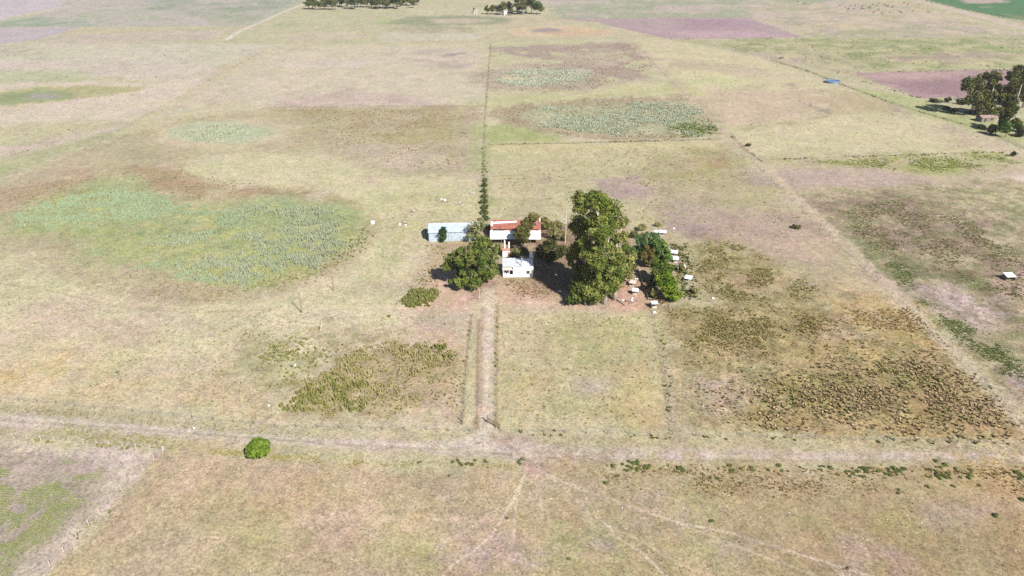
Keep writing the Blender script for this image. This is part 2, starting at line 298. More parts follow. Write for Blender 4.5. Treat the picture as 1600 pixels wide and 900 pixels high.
A(PX((1092, 596), (1150, 590), (1172, 615), (1150, 640), (1110, 636)), (204, 185, 166), 4, 7, .85)
A(PX((1400, 590), (1560, 590), (1640, 690), (1480, 685)), (184, 156, 116), 5, 14, .8, .38, 10, .9)
A(PX((1200, 580), (1400, 580), (1400, 640), (1240, 640)), (168, 164, 98), 5, 14, .7, .42, 10, .9)
A(PX((1180, 640), (1480, 640), (1500, 688), (1200, 680)), (196, 164, 108), 5, 14, .7, .42, 8, .9)
RFW = PX((1040, 482), (1420, 470), (1560, 600), (1660, 720), (1060, 674))
A(RFW, (146, 134, 86), 8, 10, .55, .53, 3.0, .9)
A(RFW, (204, 182, 130), 8, 10, .45, .55, 4.0)
A(PX((1070, 380), (1130, 372), (1300, 450), (1280, 480), (1060, 480)), (146, 138, 88), 8, 10, .55, .52, 3.0, .9)
A(PX((1240, 300), (1500, 288), (1700, 290), (1800, 700), (1620, 660)), (140, 126, 96), 8, 10, .5, .53, 3.0, .9)
A(PX((1240, 300), (1500, 288), (1700, 290), (1800, 700), (1620, 660)), (134, 146, 88), 8, 10, .5, .56, 5.0)
# plot right of the driveway
A(PX((783, 482), (1020, 486), (1052, 672), (782, 668)), (208, 198, 154), 3, 5)
A(PX((860, 505), (1000, 495), (1020, 545), (960, 570), (880, 560)), (190, 186, 130), 5, 12, .7, .38, 10)
A(PX((970, 590), (1040, 580), (1050, 668), (900, 668), (930, 630)), (209, 189, 134), 4, 10, .7, .38, 7)
A(PX((785, 590), (860, 585), (850, 650), (785, 655)), (209, 189, 134), 4, 10, .6, .40, 7)
A(PX((895, 595), (950, 592), (955, 612), (905, 616)), (196, 182, 166), 3, 6, .85)
A(PX((820, 630), (960, 625), (950, 665), (820, 662)), (190, 186, 134), 4, 9, .6, .4, 8)
L(PX((1018, 486), (1030, 530), (1044, 580), (1050, 672)), (198, 186, 150), 1.3, .8, .9)
L(PX((1026, 500), (1034, 535)), (186, 190, 120), .8, .6, .7)
# driveway and its strips
A(PX((742, 476), (778, 472), (784, 670), (722, 664)), (208, 200, 156), 2, 3, .9)
A(PX((755, 450), (774, 448), (777, 490), (773, 560), (771, 640), (775, 672), (738, 672), (744, 640), (748, 560), (752, 490)), (220, 206, 180), 1.2, 1.2, .95)
L(PX((748, 500), (747, 560), (745, 640), (744, 668)), (180, 156, 130), .45, .4, .95)
L(PX((754, 480), (752, 560), (752, 640)), (196, 174, 146), .35, .35, .9)
L(PX((763, 480), (762, 560), (758, 650)), (232, 216, 196), .5, .5, .8)
L(PX((778, 478), (777, 560), (776, 665)), (160, 148, 104), .35, .35, .8, .3, .5)
L(PX((735, 500), (728, 580), (722, 662)), (176, 160, 116), .3, .35, .7, .4, .5)
L(PX((781, 478), (781, 668)), (222, 198, 146), .5, .4, .6)
# track and fence line going back
L(PX((767, 70), (761, 140), (757, 200), (755, 280)), (172, 160, 130), .5, .7, .55, .6, .35)
A(PX((750, 268), (766, 268), (766, 288), (748, 288)), (214, 192, 184), 2, 3, .9)
A(PX((753, 228), (763, 228), (764, 290), (751, 290)), (172, 180, 116), 1.6, 2, .75)
A(PX((748, 288), (766, 286), (768, 345), (748, 345)), (176, 180, 116), 2, 3, .8)
L(PX((764, 226), (860, 224), (960, 222), (1060, 219), (1126, 217)), (150, 150, 96), .8, .7, .8, .6)
L(PX((430, 168), (600, 166), (752, 166)), (170, 152, 116), .6, .8, .6)
# boundary strips
L(PX((984, 66), (1140, 214), (1185, 250), (1240, 305), (1360, 420), (1500, 560), (1620, 680)), (212, 196, 166), 2.4, 1.2, .85, 1.2)
L(PX((1142, 210), (1165, 235), (1190, 252)), (150, 138, 110), .5, .6, .8)
# road in front
A(PX((-250, 600), (0, 628), (430, 672), (1000, 682), (1600, 694), (1900, 700), (1900, 735), (1600, 735), (1000, 728), (560, 722), (250, 706), (0, 684), (-250, 660)), (201, 191, 152), 2, 3)
A(PX((-250, 618), (0, 640), (290, 664), (533, 683), (700, 688), (780, 688), (870, 692), (1100, 698), (1600, 704), (1900, 708), (1900, 726), (1600, 725), (1100, 724), (870, 724), (750, 714), (640, 709), (533, 704), (290, 688), (0, 671), (-250, 648)), (211, 198, 181), 1.2, 2.5, .97)
A(PX((80, 668), (290, 690), (280, 703), (180, 697), (85, 685)), (188, 180, 138), 2.5, 5, .6, .42, 4)
A(PX((-100, 628), (300, 660), (430, 676), (540, 684), (430, 684), (280, 668), (-100, 636)), (190, 182, 146), 1.5, 3, .6, .40, 4)
A(PX((280, 690), (400, 704), (540, 716), (830, 728), (830, 732), (540, 732), (400, 716), (260, 706)), (204, 188, 126), 2, 4, .85, .3, 6)
A(PX((680, 706), (740, 680), (765, 676), (800, 690), (835, 715), (838, 732), (815, 726), (780, 712), (740, 706)), (216, 198, 186), 1.6, 2.5, .9)
L(PX((768, 682), (790, 694), (812, 708), (826, 720), (828, 730)), (178, 148, 136), .45, .5, .8)
L(PX((762, 676), (790, 690), (826, 716)), (190, 172, 152), .3, .35, .7)
L(PX((690, 706), (730, 690), (755, 678)), (226, 212, 200), 1.0, .8, .7)
A(PX((790, 680), (830, 682), (830, 690), (780, 688)), (186, 162, 152), 1.2, 2, .8)
for pts_, c_, w_ in (([(-60, 646), (0, 652), (290, 673), (533, 691), (700, 698)], (222, 210, 194), .5), ([(-60, 651), (0, 657), (290, 677), (533, 695), (700, 703), (800, 710)], (188, 172, 152), .35),
                     ([(-60, 654), (0, 660), (290, 680), (533, 698)], (220, 208, 190), .4), ([(840, 706), (1100, 709), (1600, 711)], (186, 168, 150), .35), ([(840, 716), (1100, 719), (1600, 719)], (184, 168, 148), .4)):
    L(PX(*pts_), c_, w_, .4, .75, .4)
for k_, y_ in enumerate((708, 712, 716)):
    L(PX((880, y_ - 1), (1100, y_ + 1), (1350, y_ + 1), (1600, y_ + 2)), (222, 206, 194), .35, .5, .7, 1.2)
A(PX((840, 684), (1600, 696), (1600, 705), (1100, 698), (850, 693)), (200, 190, 150), 1.5, 3, .8)
A(PX((880, 724), (1600, 726), (1900, 730), (1900, 760), (1600, 752), (1200, 752), (900, 740)), (198, 180, 128), 2.5, 5, .85)
# crop field lower left and the strip beside its fence
A(PX((-250, 665), (0, 688), (250, 706), (190, 766), (120, 840), (60, 905), (20, 960), (-400, 960)), (217, 203, 186), 2, 2)
A(PX((-250, 690), (0, 702), (120, 714), (170, 726), (172, 748), (120, 806), (45, 890), (-10, 960), (-400, 960)), (190, 174, 160), 2.5, 3, .95)
L(PX((250, 706), (190, 766), (120, 840), (60, 905)), (222, 206, 192), .9, .8, .8)
# front pasture; the rightward loss of brightness is put into the colours
A(PX((262, 708), (560, 724), (830, 734), (1000, 730), (1600, 742), (2000, 752), (2200, 1000), (60, 1000), (70, 905)), (200, 182, 146), 2, 3)
A(PX((880, 745), (1200, 748), (2000, 760), (2200, 1000), (800, 1000)), (190, 172, 132), 14, 14, .85)
A(PX((1200, 745), (2000, 760), (2200, 1000), (1150, 1000)), (182, 162, 122), 14, 14, .8)
A(PX((270, 712), (640, 730), (760, 800), (600, 900), (250, 860), (200, 790)), (210, 190, 156), 6, 16, .8)
for q in ((640, 850, 60, 40, (190, 184, 130)), (900, 840, 70, 34, (188, 182, 132)), (1270, 815, 46, 22, (186, 180, 124)), (1390, 820, 50, 24, (184, 170, 116)),
          (1090, 790, 50, 26, (188, 182, 130)), (1090, 880, 60, 26, (190, 182, 132)), (1450, 880, 80, 24, (188, 166, 120)), (380, 800, 50, 30, (196, 188, 140)),
          (480, 770, 60, 20, (206, 178, 136)), (780, 850, 34, 30, (200, 182, 172)), (1000, 815, 40, 16, (196, 178, 170)), (1500, 800, 50, 20, (194, 174, 158)),
          (1350, 870, 60, 18, (196, 174, 156)), (700, 770, 60, 22, (208, 190, 168)), (1200, 770, 70, 14, (196, 172, 130)), (1500, 760, 80, 12, (200, 172, 122)),
          (1580, 850, 40, 40, (184, 158, 118)), (560, 820, 40, 16, (212, 188, 160)), (330, 760, 60, 20, (212, 188, 152)), (1180, 850, 40, 14, (198, 180, 164)),
          (860, 770, 40, 16, (206, 190, 164)), (400, 870, 60, 20, (196, 184, 140)), (220, 860, 50, 20, (208, 190, 156)), (950, 760, 40, 10, (206, 186, 152))):
    A(ELL(q[0], q[1], q[2], q[3]), q[4], 5, 12, .8, .36, 9)
TRAIL = (230, 212, 188)
for tr, w_, o_ in (([(822, 735), (815, 756), (806, 776), (790, 800), (768, 836), (740, 862), (710, 880), (692, 900), (670, 930)], .34, .85),
               ([(824, 735), (812, 760), (805, 790), (802, 860)], .26, .7), ([(806, 776), (770, 800), (730, 828), (700, 842), (680, 858)], .26, .55),
               ([(832, 735), (838, 756), (846, 785), (848, 812)], .26, .5), ([(840, 733), (865, 750), (893, 776), (920, 800), (945, 817), (965, 840), (1000, 863), (1020, 880), (1040, 902), (1070, 935)], .34, .85),
               ([(850, 738), (900, 762), (960, 782), (1010, 800), (1066, 818), (1140, 832), (1230, 860), (1360, 900), (1450, 930)], .30, .75),
               ([(1060, 818), (1130, 845), (1200, 872), (1290, 905)], .26, .55), ([(915, 800), (928, 826)], .3, .5), ([(945, 817), (1010, 850), (1066, 884)], .26, .45)):
    L(PX(*tr), TRAIL, w_ * .75, .24, min(1, o_ * 1.05), .12)
L(PX((866, 752), (893, 778), (945, 819), (965, 843), (1000, 866), (1040, 905)), (170, 146, 108), .18, .25, .5, .3)
A(PX((815, 722), (838, 720), (842, 738), (818, 740)), (200, 172, 158), 1.2, 2, .8)

def paint(x, y):
    shp = x.shape; x = x.ravel(); y = y.ravel()
    c = np.tile(lin((204, 197, 160)), (x.size, 1)); spk = np.full(x.size, 0.5)
    n0 = fbm(x, y, 90, 4, 3); n1 = fbm(x, y, 35, 4, 31)
    wx = {s: (fbm(x, y, s, 4, 57 + int(s)) - 0.5) * 2 for s in (14.0, 4.0, 1.4)}
    far = np.hypot(x, y)
    cache = {}
    for kind, pts, cc, soft, warp, op, brk, size, spv in LAYERS:
        P = np.array(pts); marg = soft + warp + (size if kind == 'l' else 0) + 2
        m = (x > P[:, 0].min() - marg) & (x < P[:, 0].max() + marg) & (y > P[:, 1].min() - marg) & (y < P[:, 1].max() + marg)
        ii = np.nonzero(m)[0]
        if ii.size == 0: continue
        xs, ys = x[ii], y[ii]
        if kind == 'a':
            d = polydist(xs, ys, pts) + warp * (0.9 * wx[14.0][ii] + 0.6 * wx[4.0][ii]) + (soft * .8 + .3) * wx[1.4][ii]
            w = sstep(-soft * 1.2, soft * 1.2, d)
        else:
            d = linedist(xs, ys, pts) + warp * wx[4.0][ii] * 0.7
            w = 1 - sstep(size - soft, size + soft, d)
        if brk is not None and kind == 'a':
            key = size
            if key not in cache: cache[key] = fbm(x, y, size, 4, 211 + int(size), .6)
            w = w * sstep(brk - 0.09, brk + 0.13, cache[key][ii])
        w = w * op
        if spv is not None: spk[ii] = spk[ii] * (1 - w) + spv * w
        c[ii] = c[ii] * (1 - w[:, None]) + lin(cc) * w[:, None]
    # wide drift of the cover: greener / drier / barer
    g = (n0 - 0.5) * 1.0 + (n1 - 0.5) * 0.8
    c = c * (1 + g[:, None] * np.array([-0.08, -0.02, -0.10]))
    n2 = fbm(x, y, 9, 4, 77) - 0.5
    c = c * (1 + n2[:, None] * np.array([0.27, 0.25, 0.21]))
    n3 = fbm(x, y, 22, 3, 99) - 0.5
    c = c * (1 + n3[:, None] * np.array([0.08, 0.0, 0.12]))
    n4 = sstep(.38, .62, fbm(x, y, 6, 4, 123, .65))[:, None]
    c = c * (np.array([1.015, .99, 1.02]) * (1 - n4) + np.array([.975, .995, .93]) * n4)
    n6 = fbm(x, y, 2.6, 4, 191, .7) - .5
    c = c * (1 + n6[:, None] * np.array([.36, .33, .30]) * (.45 + spk[:, None]))
    n7 = sstep(.58, .70, fbm(x, y, 3.4, 4, 233, .65))[:, None] * sstep(260, 120, far)[:, None]
    c = c * (1 - .3 * n7) + .3 * n7 * c * np.array([.98, .86, .70])
    n5 = sstep(.55, .72, fbm(x, y, 15, 4, 171, .6))[:, None] * .5
    c = c * (1 - n5) + n5 * c * np.array([.90, .87, .84])
    lum = c @ np.array([.25, .6, .15]); c = lum[:, None] + (c - lum[:, None]) * np.array([.90, .90, .89]); c = c * np.array([1.005, .985, 1.03])
    return np.clip(c / KEXP, 0.01, 0.6).reshape(shp + (3,)), spk.reshape(shp)

# ---------------------------------------------------------------- materials
MATS = {}
def mat(name, c, rough=0.8, metal=0.0, var=0.12, scale=2.0, c2=None, c2w=0.5):
    if name in MATS: return MATS[name]
    m = bpy.data.materials.new(name); m.use_nodes = True; nt = m.node_tree; b = nt.nodes['Principled BSDF']
    b.inputs['Roughness'].default_value = rough; b.inputs['Metallic'].default_value = metal
    tc = nt.nodes.new('ShaderNodeTexCoord'); n = nt.nodes.new('ShaderNodeTexNoise'); n.inputs['Scale'].default_value = scale; n.inputs['Detail'].default_value = 5
    nt.links.new(tc.outputs['Object'], n.inputs['Vector'])
    r = nt.nodes.new('ShaderNodeValToRGB')
    a = tuple(max(0, v * (1 - var)) for v in c) if c2 is None else c2
    r.color_ramp.elements[0].color = (*a, 1); r.color_ramp.elements[1].color = (*[min(1, v * (1 + var)) for v in c], 1)
    r.color_ramp.elements[0].position = c2w - 0.15; r.color_ramp.elements[1].position = c2w + 0.15
    nt.links.new(n.outputs[0], r.inputs[0]); nt.links.new(r.outputs[0], b.inputs['Base Color'])
    MATS[name] = m; return m
M_white = mat('whitewash', (.66, .65, .62), .85, 0, .08, 1.1, (.48, .46, .43), .40)
M_zinc = mat('galvanised_sheet', (.31, .37, .43), .55, 0.0, .10, .7, (.24, .28, .32), .42)
M_zincd = mat('dull_zinc', (.40, .42, .44), .55, 0.0, .16, 1.2)
M_wsheet = mat('white_sheet', (.62, .63, .64), .5, 0, .08, 1.3, (.42, .42, .42), .40)
M_rust = mat('rusty_red_sheet', (.24, .08, .052), .8, 0, .15, .9, (.13, .05, .042), .45)
M_pink = mat('pink_brick', (.50, .34, .29), .9, 0, .15, 2.5)
M_pinkr = mat('shaded_pink_sheet', (.26, .19, .18), .8, 0, .15, 1.0, (.16, .10, .09), .5)  # pink roof sheet, its colour darkened for the shade of the grove
M_dark = mat('dark_opening', (.03, .03, .032), .7)
M_glass = mat('window_glass', (.10, .13, .17), .15, 0, .1)
M_wood = mat('grey_wood', (.16, .13, .10), .9, 0, .25, 3)
M_woodp = mat('pale_wood', (.42, .37, .32), .9, 0, .15, 3)
M_conc = mat('concrete', (.48, .46, .43), .85, 0, .12, 2)
M_bark = mat('bark', (.20, .16, .13), .9, 0, .3, 1.5)
M_barkp = mat('pale_bark', (.38, .33, .28), .85, 0, .3, 1.5)
M_wire = mat('fence_wire', (.25, .24, .23), .6)
M_steel = mat('tank_steel', (.16, .20, .27), .6, 0, .15, 1.0)
M_water = mat('tank_water', (.06, .13, .25), .12, 0, .1)
M_cow = mat('dark_hide', (.035, .025, .02), .8, 0, .3, 2)
M_cowr = mat('red_hide', (.10, .04, .022), .8, 0, .3, 2)
M_stone = mat('pale_stone', (.58, .56, .52), .9, 0, .15, 5)
M_tile = mat('clay_tile', (.36, .17, .12), .85, 0, .2, 3)

def veg_material(name, trans=0.25, upn=0.0):
    m = bpy.data.materials.new(name); m.use_nodes = True; nt = m.node_tree; nt.nodes.clear()
    o = nt.nodes.new('ShaderNodeOutputMaterial'); at = nt.nodes.new('ShaderNodeAttribute'); at.attribute_name = 'Col'
    d = nt.nodes.new('ShaderNodeBsdfDiffuse'); t = nt.nodes.new('ShaderNodeBsdfTranslucent'); mx = nt.nodes.new('ShaderNodeMixShader')
    mx.inputs[0].default_value = trans
    nt.links.new(at.outputs['Color'], d.inputs[0]); nt.links.new(at.outputs['Color'], t.inputs[0])
    nt.links.new(d.outputs[0], mx.inputs[1]); nt.links.new(t.outputs[0], mx.inputs[2]); nt.links.new(mx.outputs[0], o.inputs[0])
    if upn:                                  # blades are lit like the sward they belong to
        ge = nt.nodes.new('ShaderNodeNewGeometry'); ad = nt.nodes.new('ShaderNodeVectorMath'); ad.operation = 'MULTIPLY_ADD'
        ad.inputs[1].default_value = (.55, .55, .55); ad.inputs[2].default_value = (0, 0, upn)
        nt.links.new(ge.outputs['Normal'], ad.inputs[0]); nt.links.new(ad.outputs[0], d.inputs['Normal'])
    return m
M_leaf = veg_material('foliage', .18)
M_grass = veg_material('grass_blades', .15, 1.0)

def ground_material():
    m = bpy.data.materials.new('ground_cover'); m.use_nodes = True; nt = m.node_tree; N = nt.nodes.new; Lk = nt.links.new
    b = nt.nodes['Principled BSDF']; b.inputs['Roughness'].default_value = 0.95; b.inputs['Specular IOR Level'].default_value = 0.1
    at = N('ShaderNodeAttribute'); at.attribute_name = 'Col'
    tc = N('ShaderNodeTexCoord')
    def noise(scale, det, rough=.6):
        n = N('ShaderNodeTexNoise'); n.inputs['Scale'].default_value = scale; n.inputs['Detail'].default_value = det; n.inputs['Roughness'].default_value = rough
        Lk(tc.outputs['Object'], n.inputs['Vector']); return n
    def math_(op, a, b_, c_=None):
        n = N('ShaderNodeMath'); n.operation = op
        for i, v in enumerate((a, b_, c_)):
            if v is None: continue
            if isinstance(v, (int, float)): n.inputs[i].default_value = v
            else: Lk(v, n.inputs[i])
        return n.outputs[0]
    nA = noise(1.7, 3, .75); nB = noise(.45, 3, .6); nC = noise(1.0, 4, .7)
    vo = N('ShaderNodeTexVoronoi'); vo.inputs['Scale'].default_value = 2.9; Lk(tc.outputs['Object'], vo.inputs['Vector'])
    vs_ = N('ShaderNodeSeparateColor'); Lk(vo.outputs['Color'], vs_.inputs[0])
    vo2 = N('ShaderNodeTexVoronoi'); vo2.inputs['Scale'].default_value = .95; Lk(tc.outputs['Object'], vo2.inputs['Vector'])
    vs2 = N('ShaderNodeSeparateColor'); Lk(vo2.outputs['Color'], vs2.inputs[0])
    s = math_('MULTIPLY', math_('SUBTRACT', nA.outputs[0], .5), .95)
    s = math_('ADD', s, math_('MULTIPLY', math_('SUBTRACT', nB.outputs[0], .5), .55))
    s = math_('ADD', s, math_('MULTIPLY', math_('SUBTRACT', vs_.outputs[0], .5), .42))
    s = math_('ADD', s, math_('MULTIPLY', math_('SUBTRACT', vs2.outputs[1], .5), .16))
    amp = math_('MULTIPLY_ADD', at.outputs['Alpha'], 1.3, .45)
    f = math_('MULTIPLY_ADD', s, amp, 1.0)
    # sparse dark specks: weed rosettes, dung, small tufts too small to model
    spk = N('ShaderNodeMapRange'); spk.inputs['From Min'].default_value = .58; spk.inputs['From Max'].default_value = .68; spk.inputs['To Min'].default_value = 0; spk.inputs['To Max'].default_value = .5
    Lk(nC.outputs[0], spk.inputs[0])
    f = math_('MULTIPLY', f, math_('SUBTRACT', 1.0, math_('MULTIPLY', spk.outputs[0], at.outputs['Alpha'])))
    v = N('ShaderNodeVectorMath'); v.operation = 'SCALE'; Lk(at.outputs['Color'], v.inputs[0]); Lk(f, v.inputs['Scale'])
    # hue drift between straw and green at the metre scale
    mixn = N('ShaderNodeMix'); mixn.data_type = 'RGBA'; mixn.blend_type = 'MULTIPLY'
    nD = noise(.23, 4, .6); rp = N('ShaderNodeValToRGB')
    rp.color_ramp.elements[0].position = .35; rp.color_ramp.elements[0].color = (1.03, .985, .995, 1); rp.color_ramp.elements[1].position = .65; rp.color_ramp.elements[1].color = (.98, 1.0, .945, 1)
    Lk(nD.outputs[0], rp.inputs[0]); mixn.inputs[0].default_value = 1.0
    Lk(v.outputs[0], mixn.inputs[6]); Lk(rp.outputs[0], mixn.inputs[7]); Lk(mixn.outputs[2], b.inputs['Base Color'])
    bp = N('ShaderNodeBump'); bp.inputs['Strength'].default_value = .35; bp.inputs['Distance'].default_value = .12
    Lk(nA.outputs[0], bp.inputs['Height']); Lk(bp.outputs[0], b.inputs['Normal'])
    return m
M_ground = ground_material()

# ---------------------------------------------------------------- mesh helpers
def np_mesh(name, v, faces, nside, colors=None, smooth=False):
    """mesh from arrays; every face has nside corners; colors per point"""
    me = bpy.data.meshes.new(name); v = np.asarray(v, np.float32); f = np.asarray(faces, np.int32).reshape(-1, nside)
    me.vertices.add(len(v)); me.vertices.foreach_set('co', v.ravel())
    me.loops.add(f.size); me.loops.foreach_set('vertex_index', f.ravel())
    me.polygons.add(len(f)); me.polygons.foreach_set('loop_start', np.arange(len(f), dtype=np.int32) * nside)
    me.polygons.foreach_set('loop_total', np.full(len(f), nside, np.int32))
    if smooth: me.polygons.foreach_set('use_smooth', np.ones(len(f), bool))
    if colors is not None:
        at = me.color_attributes.new('Col', 'FLOAT_COLOR', 'POINT')
        c = np.asarray(colors, np.float32)
        if c.shape[1] == 3: c = np.hstack([c, np.ones((len(c), 1), np.float32)])
        at.data.foreach_set('color', c.ravel())
    me.update(calc_edges=True); me.validate(); return me
class MB:
    """collects boxes, tubes and sheets into one mesh"""
    def __init__(s): s.v = []; s.f = []
    def add(s, vs, fs):
        o = len(s.v); s.v += [tuple(map(float, p)) for p in vs]; s.f += [tuple(i + o for i in q) for q in fs]; return s
    def hexa(s, p): return s.add(p, [(0, 3, 2, 1), (4, 5, 6, 7), (0, 1, 5, 4), (1, 2, 6, 5), (2, 3, 7, 6), (3, 0, 4, 7)])
    def box(s, x0, x1, y0, y1, z0, z1): return s.hexa([(x0, y0, z0), (x1, y0, z0), (x1, y1, z0), (x0, y1, z0), (x0, y0, z1), (x1, y0, z1), (x1, y1, z1), (x0, y1, z1)])
    def tube(s, pts, rad, n=6, cap=True):
        pts = [Vector(p) for p in pts]; o = len(s.v); k = len(pts)
        for i, p in enumerate(pts):
            d = (pts[min(i + 1, k - 1)] - pts[max(i - 1, 0)]).normalized()
            u = d.cross(Vector((0.3, 1, 0.1)) if abs(d.y) < .9 else Vector((1, 0, 0))).normalized(); w = d.cross(u)
            for j in range(n):
                a = 2 * math.pi * j / n; s.v.append(tuple(p + (u * math.cos(a) + w * math.sin(a)) * rad[i]))
        for i in range(k - 1):
            for j in range(n):
                s.f.append((o + i * n + j, o + i * n + (j + 1) % n, o + (i + 1) * n + (j + 1) % n, o + (i + 1) * n + j))
        if cap:
            s.f.append(tuple(o + (k - 1) * n + j for j in range(n))); s.f.append(tuple(o + j for j in reversed(range(n))))
        return s
    def sheet(s, x0, x1, a, b, pitch=.35, amp=.03, th=.02):
        """ribbed sheet running in x from x0 to x1, from a=(y,z) to b=(y,z)"""
        n = max(2, int((x1 - x0) / pitch * 2)); xs = np.linspace(x0, x1, n + 1); o = len(s.v)
        ny, nz = -(b[1] - a[1]), (b[0] - a[0]); l = math.hypot(ny, nz); ny /= l; nz /= l
        for i, xx in enumerate(xs):
            d = amp * (1 if i % 2 else -1)
            for p in (a, b):
                s.v.append((xx, p[0] + ny * (d + th), p[1] + nz * (d + th))); s.v.append((xx, p[0] + ny * (d - th), p[1] + nz * (d - th)))
        for i in range(n):
            q = o + i * 4; r = q + 4
            s.f += [(q, r, r + 2, q + 2), (q + 1, q + 3, r + 3, r + 1), (q, q + 1, r + 1, r), (q + 2, r + 2, r + 3, q + 3)]
        s.f += [(o, o + 2, o + 3, o + 1), (o + n * 4, o + n * 4 + 1, o + n * 4 + 3, o + n * 4 + 2)]
        return s
    def mesh(s, name, m, smooth=False):
        me = bpy.data.meshes.new(name); me.from_pydata(s.v, [], s.f); me.materials.append(m)
        if smooth: me.polygons.foreach_set('use_smooth', [True] * len(me.polygons))
        me.update(); return me
    def build(s, name, m, parent=None, smooth=False): return obj(name, s.mesh(name, m, smooth), parent)
def obj(name, me, parent=None, loc=(0, 0, 0), rz=0):
    o = bpy.data.objects.new(name, me); col.objects.link(o); o.location = loc; o.rotation_euler = (0, 0, rz)
    if parent is not None: o.parent = parent
    return o
def tag(o, label, cat=None, group=None, kind=None):
    o['label'] = label
    if cat: o['category'] = cat
    if group: o['group'] = group
    if kind: o['kind'] = kind
    return o
def thing(name, loc, label, cat, group=None, rz=0):
    return tag(obj(name, None, None, loc, rz), label, cat, group)
def copy_tree(o, loc, rz=0, sc=1.0, label=None):
    c = o.copy(); col.objects.link(c); c.location = loc; c.rotation_euler = (0, 0, rz)
    c.scale = (sc, sc, sc) if np.isscalar(sc) else sc
    for ch in list(o.children):
        k = ch.copy(); col.objects.link(k); k.parent = c
        for g in list(ch.children):
            kk = g.copy(); col.objects.link(kk); kk.parent = k
    if label: c['label'] = label
    return c

# ---------------------------------------------------------------- ground, split into its fields and roads
def build_ground():
    rows = [-4000, -1200, -400, -100, 0, 30, 50, 62]
    rows += [G(800, y)[1] for y in np.linspace(985, -14, 640)]
    r = rows[-1]
    while r < 9000: r *= 1.10; rows.append(r)
    rows = np.array(rows)
    W = np.clip(0.72 * rows + 50, 105, 5500)
    s = np.linspace(-1, 1, 780)
    X = [(-W - (6500 - W) * t)[:, None] for t in (1, .3, .06)] + [W[:, None] * s[None, :]] + [(W + (6500 - W) * t)[:, None] for t in (.06, .3, 1)]
    X = np.hstack(X); Y = np.repeat(rows[:, None], X.shape[1], 1)
    c, spk = paint(X, Y)
    nr, nc = X.shape
    V = np.stack([X, Y, np.zeros_like(X)], -1).reshape(-1, 3); C = np.concatenate([c, spk[..., None]], -1).reshape(-1, 4)
    idx = np.arange(nr * nc).reshape(nr, nc)
    Fq = np.stack([idx[:-1, :-1], idx[:-1, 1:], idx[1:, 1:], idx[1:, :-1]], -1).reshape(-1, 4)
    cx = V[Fq, 0].mean(1); cy = V[Fq, 1].mean(1)
    owner = np.zeros(len(Fq), int)
    parts = [('dirt_road', PX((-250, 622), (0, 645), (290, 668), (533, 686), (700, 688), (870, 694), (1100, 700), (1600, 706), (1900, 708), (1900, 724), (1600, 722), (1100, 722), (870, 722), (750, 712), (640, 706), (533, 700), (290, 682), (0, 664), (-250, 642)), 'pale unpaved road crossing in front of the farm'),
             ('driveway', PX((755, 450), (774, 448), (777, 490), (773, 560), (771, 640), (775, 688), (738, 686), (744, 640), (748, 560), (752, 490)), 'pale wheel-worn dirt driveway from road up to the farmhouse'),
             ('ploughed_field', PX((865, 29), (1168, 27), (1258, 59), (1045, 61), (960, 42), (930, 34)), 'mauve ploughed field beyond the far end of the farm'),
             ('ploughed_field', PX((1330, 114), (1600, 107), (1640, 115), (1525, 152), (1437, 153)), 'brown-mauve ploughed field behind the eucalyptus grove at right'),
             ('crop_field', PX((-250, 690), (0, 700), (120, 712), (178, 724), (188, 744), (140, 800), (70, 880), (20, 960), (-400, 960)), 'bare soil field with young green rows, bottom left corner'),
             ('crop_field', PX((1436, -3), (1800, -30), (1800, 85), (1600, 33), (1500, 14)), 'deep green crop field in the top right corner'),
             ('dirt_road', PX((1390, -10), (1440, 0), (1500, 12), (1600, 38), (1760, 80), (1760, 96), (1600, 50), (1500, 24), (1440, 8), (1370, -10)), 'distant pale dirt road beside the deep green crop field')]
    for i, (n, poly, lab) in enumerate(parts):
        P = np.array(poly); m = (cx > P[:, 0].min()) & (cx < P[:, 0].max()) & (cy > P[:, 1].min()) & (cy < P[:, 1].max()); ii = np.nonzero(m)[0]
        d = polydist(cx[ii], cy[ii], poly); owner[ii[d > 0]] = i + 1
    for i in range(len(parts) + 1):
        fq = Fq[owner == i]; u, inv = np.unique(fq, return_inverse=True)
        nm = 'ground' if i == 0 else parts[i - 1][0]
        me = np_mesh(nm, V[u], inv.reshape(-1, 4), 4, C[u]); me.materials.append(M_ground)
        tag(obj(nm, me), 'dry straw-coloured pasture ground reaching to the horizon' if i == 0 else parts[i - 1][2], None, None, 'structure')
build_ground()

